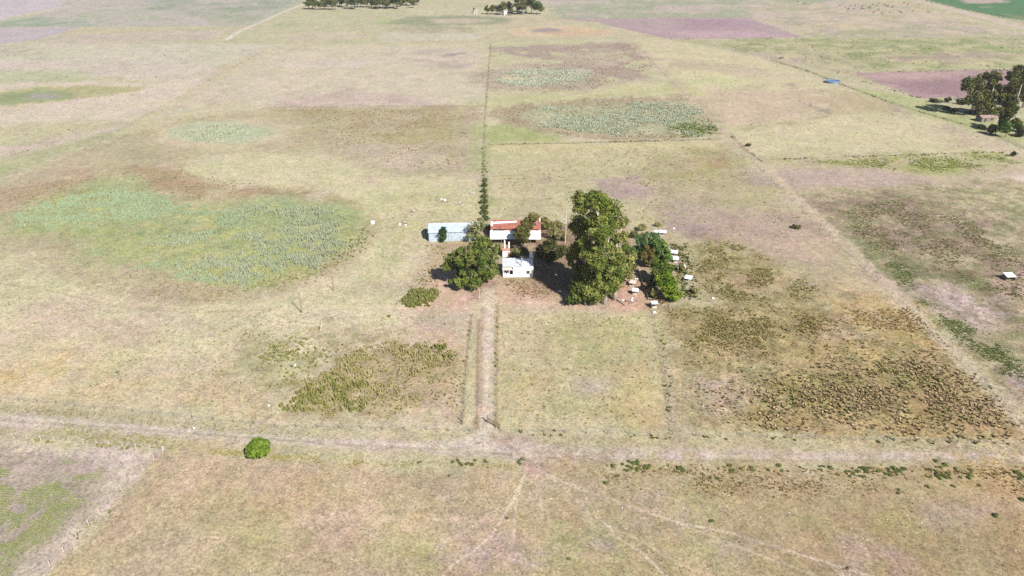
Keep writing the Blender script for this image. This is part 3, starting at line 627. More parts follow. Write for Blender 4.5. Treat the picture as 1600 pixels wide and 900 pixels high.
# ---------------------------------------------------------------- grass and weeds (uncountable cover)
def inpoly_scatter(poly, n, thr=None, size=10.0, seed=0, soft=.17, edge=3):
    P = np.array(poly); out = []
    x0, y0 = P.min(0); x1, y1 = P.max(0); g = np.random.default_rng(seed + 5); tot = 0
    for _ in range(60):
        x = g.uniform(x0, x1, n); y = g.uniform(y0, y1, n)
        d = polydist(x, y, poly); keep = d > 0
        if edge: keep &= g.uniform(0, 1, n) < np.clip(d / edge, 0, 1)
        if thr is not None:
            nz = fbm(x, y, size, 4, seed, .6); keep &= g.uniform(0, 1, n) < sstep(thr - soft, thr + soft, nz)
        out.append(np.stack([x[keep], y[keep]], 1)); tot += keep.sum()
        if tot >= n: break
    return np.concatenate(out)[:n]
def line_scatter(pts, n, w, seed=0, thr=None, size=6):
    P = np.array(pts); g = np.random.default_rng(seed); seg = np.hypot(*np.diff(P, axis=0).T); cum = np.concatenate([[0], np.cumsum(seg)])
    t = g.uniform(0, cum[-1], n); k = np.clip(np.searchsorted(cum, t) - 1, 0, len(seg) - 1); f = (t - cum[k]) / seg[k]
    q = P[k] + (P[k + 1] - P[k]) * f[:, None] + g.normal(0, w, (n, 2))
    if thr is not None: q = q[fbm(q[:, 0], q[:, 1], size, 3, seed) > thr]
    return q
def tuft_arrays(p, size, height, cols, nb=7, lean=.55, width=.42, seed=1):
    g = np.random.default_rng(seed); n = len(p)
    ang = g.uniform(0, 2 * np.pi, (n, 1)) + np.arange(nb)[None] * 2 * np.pi / nb + g.normal(0, .35, (n, nb))
    s = np.asarray(size).reshape(-1, 1); h = np.asarray(height).reshape(-1, 1)
    r0 = s * g.uniform(.05, .30, (n, nb)); r1 = s * (g.uniform(.15, 1.0, (n, nb)) * lean + .05); hh = h * g.uniform(.55, 1.1, (n, nb)); wd = s * width * g.uniform(.6, 1.2, (n, nb))
    ca, sa = np.cos(ang), np.sin(ang); px = p[:, :1]; py = p[:, 1:2]
    z0 = np.full_like(ca, -.02)
    b1 = np.stack([px + ca * r0 - sa * wd, py + sa * r0 + ca * wd, z0], -1); b2 = np.stack([px + ca * r0 + sa * wd, py + sa * r0 - ca * wd, z0], -1)
    tw = wd * .25
    t1 = np.stack([px + ca * r1 - sa * tw, py + sa * r1 + ca * tw, hh], -1); t2 = np.stack([px + ca * r1 + sa * tw, py + sa * r1 - ca * tw, hh * .97], -1)
    v = np.stack([b1, b2, t2, t1], 2).reshape(-1, 3)
    c = np.repeat(np.asarray(cols)[:, None], nb, 1) * g.uniform(.8, 1.2, (n, nb, 1)); c = np.repeat(c[:, :, None], 4, 2).reshape(-1, 3)
    return v, c
def tufts(name, label, cat, sets):
    V, C = zip(*sets); v = np.concatenate(V); c = np.concatenate(C)
    me = np_mesh(name, v, np.arange(len(v)), 4, np.clip(c, 0.004, .7)); me.materials.append(M_grass)
    return tag(obj(name, me), label, cat, None, 'stuff')
def mixcols(n, a, b, seed, jit=.12):
    g = np.random.default_rng(seed); t = g.uniform(0, 1, (n, 1)); return (alb(a) * (1 - t) + alb(b) * t) * g.uniform(1 - jit, 1 + jit, (n, 1))
TDENS = 0.55
def TS(p, smin, smax, hmin, hmax, ca, cb, seed, nb=7, lean=.55, width=.42):
    g = np.random.default_rng(seed + 900); p = p[g.uniform(0, 1, len(p)) < TDENS]; n = len(p); k = g.uniform(0, 1, n) ** 1.6
    return tuft_arrays(p, smin + (smax - smin) * k, (hmin + (hmax - hmin) * k * g.uniform(.7, 1.2, n)) * .75, mixcols(n, ca, cb, seed) * 1.3, nb, lean, width, seed)

MARSH1 = PX((-25, 350), (90, 306), (150, 284), (210, 276), (228, 300), (290, 320), (450, 306), (540, 320), (578, 345), (560, 382), (500, 420), (420, 446), (330, 442), (260, 438), (180, 412), (110, 380), (40, 362))
M1L = PX((12, 348), (90, 310), (150, 292), (225, 296), (330, 330), (430, 318), (380, 360), (280, 380), (180, 408), (110, 380))
M1R = PX((260, 345), (450, 312), (560, 338), (555, 385), (490, 425), (400, 446), (300, 440), (200, 420), (240, 385))
def clumped(poly, ncl, rmin, rmax, per, seed, flat=.75):
    """points in irregular clumps: many small lobes around each clump centre"""
    g = np.random.default_rng(seed); C = inpoly_scatter(poly, ncl, .46, 22, seed, .1, 2); out = []
    for c in C:
        r = rmin + (rmax - rmin) * g.uniform() ** 1.8
        for _ in range(g.integers(3, 7)):
            o = c + g.normal(0, r * .55, 2) * np.array([1.25, flat]); q = r * g.uniform(.25, .6); n = int(per * q * q * 3.2) + 4
            a = g.uniform(0, 2 * np.pi, n); rr = q * np.sqrt(g.uniform(0, 1, n)); out.append(o + np.stack([np.cos(a) * rr, np.sin(a) * rr], 1))
    return np.concatenate(out)
tufts('marsh_reeds', 'blue-green reeds and grey clumps filling the big hollow at left', 'reeds', [
    TS(inpoly_scatter(MARSH1, 7000, .42, 7, 1, edge=6), .25, .6, .12, .35, (190, 194, 118), (178, 190, 132), 2),
    TS(clumped(M1L, 125, 1.5, 4.5, 4.4, 3), .22, .5, .7, 1.4, (164, 184, 142), (184, 198, 162), 4),
    TS(clumped(M1R, 95, 1.5, 5.0, 5.0, 5), .22, .5, .9, 1.7, (172, 186, 148), (192, 196, 166), 6),
    TS(clumped(M1R, 70, 1.2, 4.0, 3.6, 15), .22, .5, .5, 1.0, (166, 186, 138), (184, 196, 160), 16),
    TS(line_scatter(PX((400, 448), (470, 436), (520, 412), (556, 385), (566, 360)), 500, 2.2, 9), .3, .8, .6, 1.1, (150, 152, 100), (180, 170, 124), 10),
    TS(inpoly_scatter(PX((140, 420), (420, 446), (350, 476), (220, 466)), 500, .45, 6, 11), .3, .7, .2, .5, (160, 156, 106), (186, 168, 126), 12)])
M2 = PX((788, 182), (850, 167), (950, 160), (1070, 160), (1112, 196), (1100, 210), (1000, 217), (920, 208), (850, 198))
tufts('marsh_reeds', 'pale blue-green reeds in the long hollow above the cross fence', 'reeds', [
    TS(clumped(M2, 230, 2.0, 6.0, 1.6, 21), .35, .8, .6, 1.2, (192, 204, 172), (212, 216, 186), 22),
    TS(inpoly_scatter(PX((752, 174), (850, 161), (960, 153), (1075, 151), (1125, 208), (1060, 218), (960, 221), (860, 210)), 3000, .5, 12, 23), .6, 1.2, .25, .6, (196, 172, 140), (180, 168, 128), 24),
    TS(inpoly_scatter(PX((1040, 196), (1110, 185), (1132, 212), (1050, 217)), 500, .48, 8, 25), .9, 1.6, .7, 1.2, (136, 152, 96), (164, 172, 112), 26)])
tufts('marsh_reeds', 'pale reeds in the small far hollow near the back boundary', 'reeds', [
    TS(clumped(PX((770, 122), (800, 110), (870, 106), (915, 110), (926, 120), (895, 130), (840, 134), (790, 130)), 170, 2.5, 7.0, 1.1, 31), .4, 1.0, .5, 1.1, (200, 208, 180), (216, 218, 192), 32),
    TS(inpoly_scatter(PX((742, 112), (800, 100), (880, 98), (950, 108), (968, 124), (930, 140), (850, 146), (770, 140)), 1800, .5, 14, 33), .8, 1.4, .3, .7, (196, 174, 152), (184, 172, 140), 34),
    TS(inpoly_scatter(PX((790, 78), (985, 68), (1030, 100), (985, 128), (930, 112), (860, 92)), 1800, .5, 16, 35), .9, 1.5, .3, .7, (196, 174, 156), (204, 184, 160), 36)])
tufts('marsh_reeds', 'thin pale reeds in the shallow oval hollow upper left', 'reeds', [
    TS(inpoly_scatter(ELL(345, 207, 84, 17), 2600, .47, 10, 41, edge=9), .5, 1.0, .3, .6, (196, 206, 168), (208, 212, 180), 42)])
TH = PX((432, 642), (470, 596), (520, 570), (545, 542), (620, 528), (700, 545), (722, 560), (690, 590), (665, 640), (560, 652))
tufts('weed_thicket', 'tall olive-green weeds standing in a dense patch left of driveway', 'weeds', [
    TS(clumped(TH, 170, .4, 2.0, 3.4, 51), .14, .40, .4, 1.3, (178, 172, 108), (202, 190, 136), 52, 7, .6),
    TS(inpoly_scatter(TH, 1500, .48, 5, 59, .12, edge=4), .14, .4, .3, .9, (172, 164, 102), (190, 176, 122), 60, 7, .6),
    TS(clumped(TH, 40, .6, 2.0, 4.5, 53), .18, .45, .9, 1.8, (146, 152, 80), (168, 166, 98), 54, 7, .6),
    TS(inpoly_scatter(PX((380, 520), (500, 520), (545, 540), (440, 610), (390, 600)), 500, .52, 7, 55), .3, .7, .4, .9, (140, 142, 80), (170, 164, 100), 56),
    TS(inpoly_scatter(PX((480, 560), (720, 520), (735, 655), (430, 660)), 700, .48, 6, 57), .2, .5, .3, .7, (168, 146, 96), (150, 140, 84), 58)])
tufts('weed_thicket', 'dark olive weed clump in front of the leafy tree by shed', 'weeds', [
    TS(inpoly_scatter(PX((616, 476), (640, 452), (676, 446), (692, 456), (672, 480), (640, 484)), 800, .44, 6, 61), .4, .9, .7, 1.4, (128, 136, 72), (160, 158, 96), 62)])
RF = PX((1060, 560), (1120, 552), (1230, 535), (1400, 485), (1450, 520), (1580, 640), (1640, 700), (1500, 688), (1060, 674))
RQ = PX((1130, 600), (1300, 560), (1430, 545), (1540, 590), (1650, 700), (1170, 680))
tufts('tussock_grass', 'brown and green tussocks covering the lower right corner of the farm', 'tussocks', [
    TS(inpoly_scatter(RQ, 2700, .49, 7, 71, .12, edge=18), .28, .75, .4, .85, (188, 164, 122), (212, 188, 148), 72, 8, .7),
    TS(inpoly_scatter(RQ, 1100, .54, 7, 73, .08, edge=10), .28, .75, .4, .85, (150, 150, 90), (176, 170, 106), 74, 8, .7),
    TS(inpoly_scatter(RF, 1700, .48, 8, 75, .12, edge=5), .18, .5, .25, .7, (140, 126, 84), (180, 158, 108), 76, 8, .7),
    TS(inpoly_scatter(PX((1290, 480), (1420, 478), (1500, 545), (1440, 570), (1330, 565), (1250, 540)), 1100, .50, 7, 77), .22, .5, .25, .5, (166, 134, 82), (196, 160, 94), 78, 8, .7)])
tufts('weed_thicket', 'olive weeds spread across the field right of the hutches', 'weeds', [
    TS(inpoly_scatter(PX((1070, 384), (1120, 374), (1180, 386), (1285, 450), (1265, 474), (1200, 478), (1100, 474), (1078, 430)), 3600, .50, 6, 81, .10, edge=8), .18, .5, .3, .85, (160, 156, 92), (186, 172, 112), 82),
    TS(inpoly_scatter(PX((1040, 482), (1200, 474), (1350, 500), (1260, 560), (1050, 556)), 3800, .50, 6, 83, .10, edge=8), .18, .5, .3, .8, (154, 148, 88), (182, 162, 106), 84),
    TS(inpoly_scatter(PX((1045, 380), (1075, 380), (1100, 470), (1060, 478)), 500, .42, 6, 85), .4, .9, .6, 1.2, (120, 134, 72), (154, 156, 96), 86)])
tufts('weed_thicket', 'dark green and brown weeds beyond the right boundary', 'weeds', [
    TS(inpoly_scatter(PX((1370, 412), (1400, 406), (1445, 425), (1430, 440), (1490, 490), (1560, 528), (1615, 580), (1605, 615), (1540, 572), (1440, 495)), 3000, .50, 6, 91, .10, edge=5), .25, .65, .15, .38, (120, 136, 76), (150, 158, 100), 92),
    TS(inpoly_scatter(PX((1290, 320), (1400, 310), (1520, 345), (1610, 400), (1640, 520), (1560, 470), (1470, 420), (1400, 420), (1330, 370)), 6500, .50, 9, 93, .14, edge=6), .25, .65, .2, .45, (146, 128, 100), (164, 158, 104), 94),
    TS(inpoly_scatter(PX((1235, 251), (1560, 240), (1600, 256), (1540, 270), (1440, 272), (1330, 262)), 3000, .5, 9, 95, .14, edge=8), .4, .9, .2, .5, (150, 160, 88), (180, 184, 112), 96)])
PAS = [(PX((0, 460), (640, 490), (720, 500), (430, 660), (0, 615)), 1500, (150, 146, 90), (186, 176, 116), .22, .55, .50),
       (PX((785, 484), (1020, 488), (1050, 668), (785, 664)), 900, (146, 138, 78), (190, 164, 96), .2, .5, .46),
       (PX((270, 712), (830, 735), (1600, 745), (2000, 1000), (60, 1000)), 6500, (128, 118, 72), (180, 156, 102), .08, .24, .46),
       (PX((900, 735), (1640, 745), (1700, 790), (1000, 775)), 1500, (140, 126, 76), (190, 156, 96), .16, .40, .46),
       (PX((765, 232), (1130, 226), (1290, 370), (1060, 370), (900, 340), (770, 340)), 1200, (160, 158, 92), (180, 166, 112), .3, .7, .52),
       (PX((600, 310), (750, 290), (752, 345), (670, 360), (560, 440)), 350, (160, 158, 100), (186, 178, 120), .25, .55, .5),
       (PX((440, 170), (750, 168), (730, 268), (560, 262)), 1800, (178, 164, 116), (194, 178, 130), .4, .9, .5),
       (PX((0, 310), (200, 255), (480, 300), (300, 312), (60, 330)), 900, (180, 158, 116), (172, 160, 112), .35, .8, .5),
       (PX((80, 655), (290, 682), (285, 704), (180, 698), (60, 684)), 420, (150, 146, 96), (186, 176, 120), .25, .55, .45),
       (PX((0, 628), (430, 670), (560, 682), (400, 682), (0, 645)), 420, (150, 144, 98), (180, 170, 120), .25, .5, .42),
       (PX((290, 694), (540, 716), (830, 726), (830, 734), (540, 732), (330, 712)), 1100, (162, 156, 96), (196, 182, 126), .16, .42, .42),
       (PX((880, 724), (1640, 728), (1640, 750), (900, 742)), 900, (136, 130, 74), (196, 160, 92), .2, .5, .45),
       (PX((665, 380), (700, 378), (690, 450), (640, 450)), 250, (150, 146, 90), (180, 170, 110), .3, .7, .46),
       (PX((784, 436), (850, 440), (870, 470), (800, 466)), 350, (150, 124, 84), (176, 150, 104), .25, .6, .44),
       (PX((1000, 425), (1030, 450), (1050, 478), (1018, 476), (1004, 450)), 350, (130, 120, 72), (170, 136, 92), .3, .8, .42),
       (PX((990, 70), (1340, 140), (1540, 205), (1560, 240), (1200, 248)), 500, (180, 172, 124), (196, 182, 134), .35, .7, .52),
       (PX((0, 70), (400, 72), (0, 300)), 350, (178, 174, 134), (192, 182, 142), .5, 1.1, .55),
       (PX((1040, 64), (1600, 60), (1600, 108), (1330, 110)), 700, (176, 172, 124), (190, 178, 134), .6, 1.3, .5)]
tufts('pasture_weeds', 'scattered small weeds and grass tufts dotting the dry pastures', 'grass',
      [TS(inpoly_scatter(po, n, th, 12, 300 + i), a, b, a * .8, b * .9, c1, c2, 340 + i, 6, .7) for i, (po, n, c1, c2, a, b, th) in enumerate(PAS)])
LW = [((757, 230), (756, 284)), ((764, 226), (860, 224), (960, 222), (1060, 219), (1128, 217)), ((767, 70), (761, 140), (757, 200), (755, 280)), ((1190, 90), (1260, 110), (1330, 138), (1420, 170), (1540, 204)),
      ((1045, 61), (1258, 59)), ((1320, 113), (1600, 109)), ((1345, 126), (1440, 154)), ((1200, 250), (1400, 243), (1570, 238)), ((1142, 212), (1190, 252)), ((776, 480), (776, 664)), ((733, 500), (721, 660)), ((1030, 500), (1048, 600)), ((1042, 600), (1048, 660)),
      ((800, 677), (1100, 684), (1600, 694)), ((0, 685), (255, 704)), ((205, 752), (165, 790), (110, 850))]
WW = [.6, .5, .5, .9, 1.2, 1.4, 1.0, .8, .5, .25, .25, .3, .3, .4, .3, .3]; NW = [150, 260, 170, 300, 120, 110, 120, 200, 70, 40, 14, 40, 30, 110, 90, 25]
tufts('fence_line_weeds', 'dark weeds growing in thin lines along the fences', 'weeds',
      [TS(line_scatter(PX(*l), n, w, 400 + i, .45, 8), .35 + .35 * min(w, 1), .7 + .5 * w, .4, .7 + .3 * w, (140, 140, 90), (170, 162, 108), 430 + i) for i, (l, n, w) in enumerate(zip(LW, NW, WW))])

def stones():
    g = np.random.default_rng(77); P = np.concatenate([inpoly_scatter(PX((270, 715), (830, 738), (1640, 748), (1900, 960), (120, 960)), 420, .45, 14, 601), inpoly_scatter(PX((785, 490), (1020, 490), (1050, 668), (785, 664)), 40, None, 10, 602), inpoly_scatter(PX((0, 480), (440, 500), (430, 650), (0, 612)), 60, None, 10, 603)])
    n = len(P); k = g.uniform(.05, .13, (n, 1)); a = g.uniform(0, 6.3, (n, 1)) + np.arange(4)[None] * np.pi / 2
    base = np.stack([P[:, :1] + np.cos(a) * k * g.uniform(.6, 1.4, (n, 4)), P[:, 1:] + np.sin(a) * k * g.uniform(.6, 1.4, (n, 4)), np.full((n, 4), -.01)], -1)
    top = np.stack([P[:, 0], P[:, 1], k[:, 0] * g.uniform(.6, 1.3, n)], -1)[:, None]
    v = np.concatenate([base, top], 1).reshape(-1, 3); o = np.arange(n)[:, None, None] * 5
    f = o + np.array([[0, 1, 4], [1, 2, 4], [2, 3, 4], [3, 0, 4]])[None]
    me = np_mesh('scattered_stones', v, f.reshape(-1, 3), 3); me.materials.append(M_stone)
    tag(obj('scattered_stones', me), 'tiny pale stones scattered over the front pasture', 'stones', None, 'stuff')
stones()
# young crop in drilled rows, bottom left
def crop():
    CF = PX((-60, 698), (0, 704), (120, 716), (168, 728), (170, 748), (120, 804), (45, 888), (-5, 950), (-120, 950))
    a0 = G(250, 706); a1 = G(60, 905); d = (a1 - a0) / np.linalg.norm(a1 - a0); nrm = np.array([-d[1], d[0]])
    e0 = G(0, 683); e1 = G(255, 703); e = (e1 - e0) / np.linalg.norm(e1 - e0); en = np.array([-e[1], e[0]])
    g = np.random.default_rng(5); P = inpoly_scatter(CF, 110000, None, 10, 501)
    head = (P - e0) @ en > -18 + 3 * np.sin(P[:, 0] * .4)
    u = np.where(head, (P - e0) @ en, (P - a0) @ nrm); k = np.round(u / .62) * .62 + g.normal(0, .06, len(P))
    P = np.where(head[:, None], P + (k - u)[:, None] * en, P + (k - u)[:, None] * nrm)
    nz = fbm(P[:, 0], P[:, 1], 5, 4, 77, .7) + .16 * (vnoise(u * 1.4, u * 0 + 3, 5) - .5)
    P = P[g.uniform(0, 1, len(P)) < .55 * sstep(.40, .62, nz)][:30000]
    tufts('crop_seedlings', 'rows of young green crop plants in the bottom left field', 'crop', [TS(P, .12, .26, .10, .22, (132, 156, 74), (162, 174, 102), 505, 4, .9)])
crop()

# ---------------------------------------------------------------- trees
def leaf_cloud(centers, radii, n_each, leaf, cols, seed, squash=.85, up=.25):
    g = np.random.default_rng(seed); cs = np.repeat(np.asarray(centers), n_each, 0); rs = np.repeat(np.asarray(radii), n_each); n = len(cs)
    d = g.normal(0, 1, (n, 3)); d /= np.linalg.norm(d, axis=1)[:, None]
    rr = (g.uniform(.2, 1, n) ** .6 + np.where(g.uniform(0, 1, n) < .12, g.uniform(0, .6, n), 0)) * rs; sq = np.array([1, 1, squash])
    p = cs + d * rr[:, None] * sq
    nr = d * .9 + g.normal(0, .55, (n, 3)) + np.array([0, 0, up]); nr /= np.linalg.norm(nr, axis=1)[:, None]
    t = np.cross(nr, g.normal(0, 1, (n, 3))); t /= np.linalg.norm(t, axis=1)[:, None]; b = np.cross(nr, t)
    L_ = leaf * g.uniform(.45, 1.35, (n, 1)); W_ = L_ * g.uniform(.35, .65, (n, 1))
    v = np.stack([p - t * L_, p - b * W_, p + t * L_, p + b * W_], 1).reshape(-1, 3)
    cc = np.repeat(np.asarray(cols), n_each, 0) * g.uniform(.84, 1.16, (n, 1)); cc = np.repeat(cc, 4, 0)
    return v, cc
def make_crown(blobs, sub, leaf, n_leaf, ca, cb, seed, fill=1.0, hue=.15):
    """blobs: (x,y,z,rx,ry,rz) ellipsoids in local metres; sub: clump radius"""
    g = np.random.default_rng(seed); C = []; Rr = []; K = []
    for (x, y, z, rx, ry, rz) in blobs:
        n = max(3, int(fill * 1.5 * (rx * ry + ry * rz + rx * rz) / (3 * sub * sub)))
        d = g.normal(0, 1, (n, 3)); d /= np.linalg.norm(d, axis=1)[:, None]; r = g.uniform(.25, 1, n) ** .5
        C.append(np.array([x, y, z]) + d * r[:, None] * np.array([max(rx - sub * .6, .2), max(ry - sub * .6, .2), max(rz - sub * .6, .2)]))
        Rr.append(sub * (.45 + .95 * g.uniform(0, 1, n) ** 1.5)); t = g.uniform(0, 1, (n, 1)); K.append((alb(ca) * (1 - t) + alb(cb) * t) * g.uniform(1 - hue, 1 + hue, (n, 1)))
    C = np.concatenate(C); Rr = np.concatenate(Rr); K = np.concatenate(K)
    C[:, 2] = np.maximum(C[:, 2], Rr * .5)
    v, c = leaf_cloud(C, Rr, n_leaf, leaf, K, seed + 1)
    me = np_mesh('crown', v, np.arange(len(v)), 4, np.clip(c, .003, .6)); me.materials.append(M_leaf)
    return me, C
def make_trunk(top, clumps, r0, seed, m, nlimb=9, stems=1):
    g = random.Random(seed); mb = MB(); H = top
    for s_ in range(stems):
        ox = (s_ - (stems - 1) / 2) * r0 * 2.2; bx, by = g.uniform(-.05, .05) * H + ox * 2, g.uniform(-.05, .05) * H
        pts = [(ox, 0, -.3), (ox + bx * .2, by * .2, H * .22), (ox + bx * .6, by * .6, H * .5), (ox + bx, by, H * .85)]
        mb.tube(pts, [r0 * 1.25, r0, r0 * .7, r0 * .2], 7)
    idx = list(range(len(clumps))); g.shuffle(idx)
    for i in idx[:nlimb]:
        c = clumps[i]; z = max(.8, min(c[2] * .55, H * .7)); st = (0, 0, z)
        mid = ((c[0]) * .45, (c[1]) * .45, z + (c[2] - z) * .5 + .4)
        mb.tube([st, mid, tuple(c)], [r0 * .42, r0 * .28, r0 * .08], 5)
    return mb.mesh('trunk', m, True)
def px_tree(name, label, base, blobs, sub, leaf, nl, ca, cb, seed, r0, m=M_bark, group=None, fill=1.0, stems=1, depth=.9, nlimb=9, tone=1.25):
    """tree rooted at pixel base; blobs (px,py,rx,ry[,back]) in pixels, set at the depth of the root plus 'back' metres"""
    b = G(*base); D = b[1]; loc = []; top = 0
    for q in blobs:
        bk = q[4] if len(q) > 4 else 0; c = atY(q[0], q[1], D + bk); s = ((D + bk) * CP + (CAMH - c[2]) * SP) / F
        rx = q[2] * s; rz = q[3] * s / .93
        loc.append((c[0] - b[0], bk, max(c[2], rz * .7), rx, rx * depth, rz)); top = max(top, c[2] + rz)
    t = thing(name, (b[0], b[1], 0), label, 'shrub' if 'shrub' in name else 'tree', group)
    me, C = make_crown(loc, sub, leaf, nl, np.minimum(255, np.array(ca) * tone ** .45), np.minimum(255, np.array(cb) * tone ** .45), seed, max(fill, 1.3) * (1.0 if fill > 1.9 else 1.35))
    tm = make_trunk(top * .8, C, r0, seed, m, nlimb, stems)
    obj('trunk', tm, t); obj('crown', me, t); return t

EU1, EU2 = (98, 118, 50), (166, 172, 92)
px_tree('eucalyptus_tree', 'tallest eucalyptus of the big clump right of the farmhouse, pale lit top', (944, 474), [(930, 314, 22, 20), (952, 324, 20, 20, 2), (938, 345, 26, 24, 1), (934, 385, 26, 24), (952, 400, 22, 24, 2), (938, 430, 22, 18), (930, 452, 20, 16, -1), (946, 446, 17, 16, -2), (936, 408, 20, 18, -3), (940, 368, 20, 18, -3), (938, 462, 18, 11, -2), (920, 425, 16, 16, 2), (958, 425, 16, 18, -2)],
        1.6, .35, 260, EU1, EU2, 1, .75, M_barkp, 'eucalyptus clump by the farmhouse', 2.2, nlimb=16)
px_tree('eucalyptus_tree', 'left eucalyptus of the big clump, standing farther back from the road', (910, 440), [(908, 318, 18, 20, -1), (906, 350, 19, 22, -1), (908, 385, 20, 22), (908, 415, 18, 18, 1), (894, 404, 11, 13, 2), (912, 436, 16, 10)],
        1.6, .35, 260, (104, 122, 54), (164, 168, 92), 2, .55, M_barkp, 'eucalyptus clump by the farmhouse', 2.1, nlimb=12)
px_tree('eucalyptus_tree', 'right eucalyptus of the big clump with bare pale trunk foot', (960, 468), [(966, 345, 14, 18, 2), (968, 380, 20, 24, 2), (964, 415, 20, 20), (978, 412, 14, 20, 4), (962, 440, 16, 13, -1), (962, 400, 16, 16, -3)],
        1.6, .35, 260, EU1, (176, 174, 104), 3, .6, M_barkp, 'eucalyptus clump by the farmhouse', 2.1, nlimb=12)
px_tree('leafy_tree', 'dark low bushy tree at the front left foot of the eucalyptus clump', (914, 477), [(908, 460, 18, 15), (924, 456, 18, 16, 1), (892, 468, 10, 9), (900, 446, 12, 12, 3)],
        1.1, .36, 150, (78, 100, 44), (130, 140, 74), 4, .3, M_bark, None, 1.5)
px_tree('leafy_tree', 'small bushy tree tucked under the right side of the eucalyptus clump', (984, 442), [(984, 412, 12, 14), (978, 428, 12, 9), (992, 398, 10, 10, 3)], 1.3, .36, 130, (112, 122, 58), (160, 160, 92), 5, .25)
px_tree('leafy_tree', 'broad olive-green tree left of the white farmhouse', (742, 446), [(735, 402, 34, 22), (762, 398, 22, 22, 2), (712, 412, 22, 20, 1), (740, 428, 36, 18, -1), (770, 425, 15, 16, 1), (722, 440, 22, 10, -2), (752, 380, 20, 14, 3)],
        1.3, .38, 130, (86, 108, 48), (144, 152, 82), 6, .5, M_bark, None, 1.25, stems=2, nlimb=14)
px_tree('leafy_tree', 'bare-limbed grey tree behind the shed corner, thin foliage', (744, 378), [(742, 356, 13, 11), (750, 350, 12, 12, 2), (735, 362, 10, 9, -1)], 1.2, .34, 80, (130, 136, 92), (170, 170, 124), 7, .25, M_barkp)
px_tree('leafy_tree', 'rounded dark tree standing in front of the red-roofed shed', (818, 388), [(817, 360, 13, 13), (824, 352, 12, 9, 2), (811, 366, 10, 12), (822, 372, 12, 10)], 1.2, .36, 130, (92, 96, 50), (140, 134, 78), 8, .3, M_bark, None, 1.2)
px_tree('leafy_tree', 'olive tree behind the right end of the red-roofed shed', (838, 370), [(834, 340, 15, 7), (850, 345, 9, 7, 2), (826, 344, 9, 6)], 1.2, .38, 110, (130, 128, 76), (164, 154, 96), 9, .25)
px_tree('cypress_tree', 'small dark pointed cypress in front of the pale shed', (692, 378), [(692, 372, 6.5, 6), (692, 364, 6, 8), (692.5, 357, 3.5, 5)], .7, .25, 150, (54, 84, 42), (84, 112, 62), 10, .15, M_bark, None, 1.6)
px_tree('round_tree', 'round blue-green tree at the top of the hutch row', (1008, 402), [(1012, 377, 21, 17), (1000, 386, 14, 16), (1027, 386, 16, 17, 2), (1010, 392, 18, 12), (1022, 398, 16, 14)], 1.2, .34, 150, (76, 112, 62), (130, 158, 100), 11, .3, M_bark, None, 1.3)
px_tree('round_tree', 'bronze-olive tree in the middle of the hutch row', (1018, 418), [(1012, 396, 14, 13), (1016, 406, 13, 11)], 1.1, .34, 130, (110, 104, 54), (150, 136, 80), 12, .2, M_bark)
px_tree('round_tree', 'bright green tree leaning over the upper hutches', (1034, 418), [(1035, 400, 15, 16), (1031, 385, 14, 14, 2)], 1.1, .34, 140, (84, 122, 52), (136, 164, 84), 13, .2, M_bark)
px_tree('round_tree', 'yellow-green shrubby tree at the bottom end of the hutch row', (1048, 470), [(1045, 453, 17, 16), (1052, 460, 13, 11), (1041, 438, 17, 14, 2)], 1.0, .32, 150, (100, 132, 40), (156, 174, 66), 14, .2, M_bark, None, 1.3)
px_tree('round_tree', 'dark tree in the middle of the hutch row above the yellow-green one', (1036, 446), [(1034, 427, 17, 16), (1043, 422, 14, 14, 2), (1028, 438, 14, 13), (1030, 414, 15, 14, 3)], 1.0, .32, 140, (74, 98, 40), (128, 146, 66), 15, .2, M_bark, None, 1.2)
px_tree('round_shrub', 'lone bright green round shrub beside the dirt road', (403, 711), [(403, 701, 20, 10.5), (403, 696, 17, 9), (403, 692, 11, 6), (392, 703, 9, 8), (414, 703, 9, 8), (403, 704, 14, 8, -1)], .5, .20, 120, (100, 130, 44), (150, 172, 76), 16, .12, M_bark, None, 2.4, depth=1.0)
for i, (p_, w_, h_, lab) in enumerate([((846, 402), 11, 10, 'tree with shade-dark leaves just right of the farmhouse tank'), ((862, 410), 12, 11, 'tree with shade-dark leaves midway between farmhouse and eucalyptus clump'), ((876, 402), 11, 10, 'tree with shade-dark leaves at the foot of the mast, nearer side'), ((858, 390), 12, 9, 'tree with shade-dark leaves in front of the grey-olive shrubs')]):
    px_tree('leafy_tree', lab, p_, [(p_[0], p_[1] - h_, w_, h_), (p_[0] + 5, p_[1] - h_ * .8, w_ * .7, h_ * .8, 2)], 1.1, .34, 110, (62, 72, 36), (104, 108, 60), 250 + i, .2, M_bark, 'trees with shade-dark leaves behind the farmhouse')  # trees added with dark leaf colours to deepen the shade behind the house
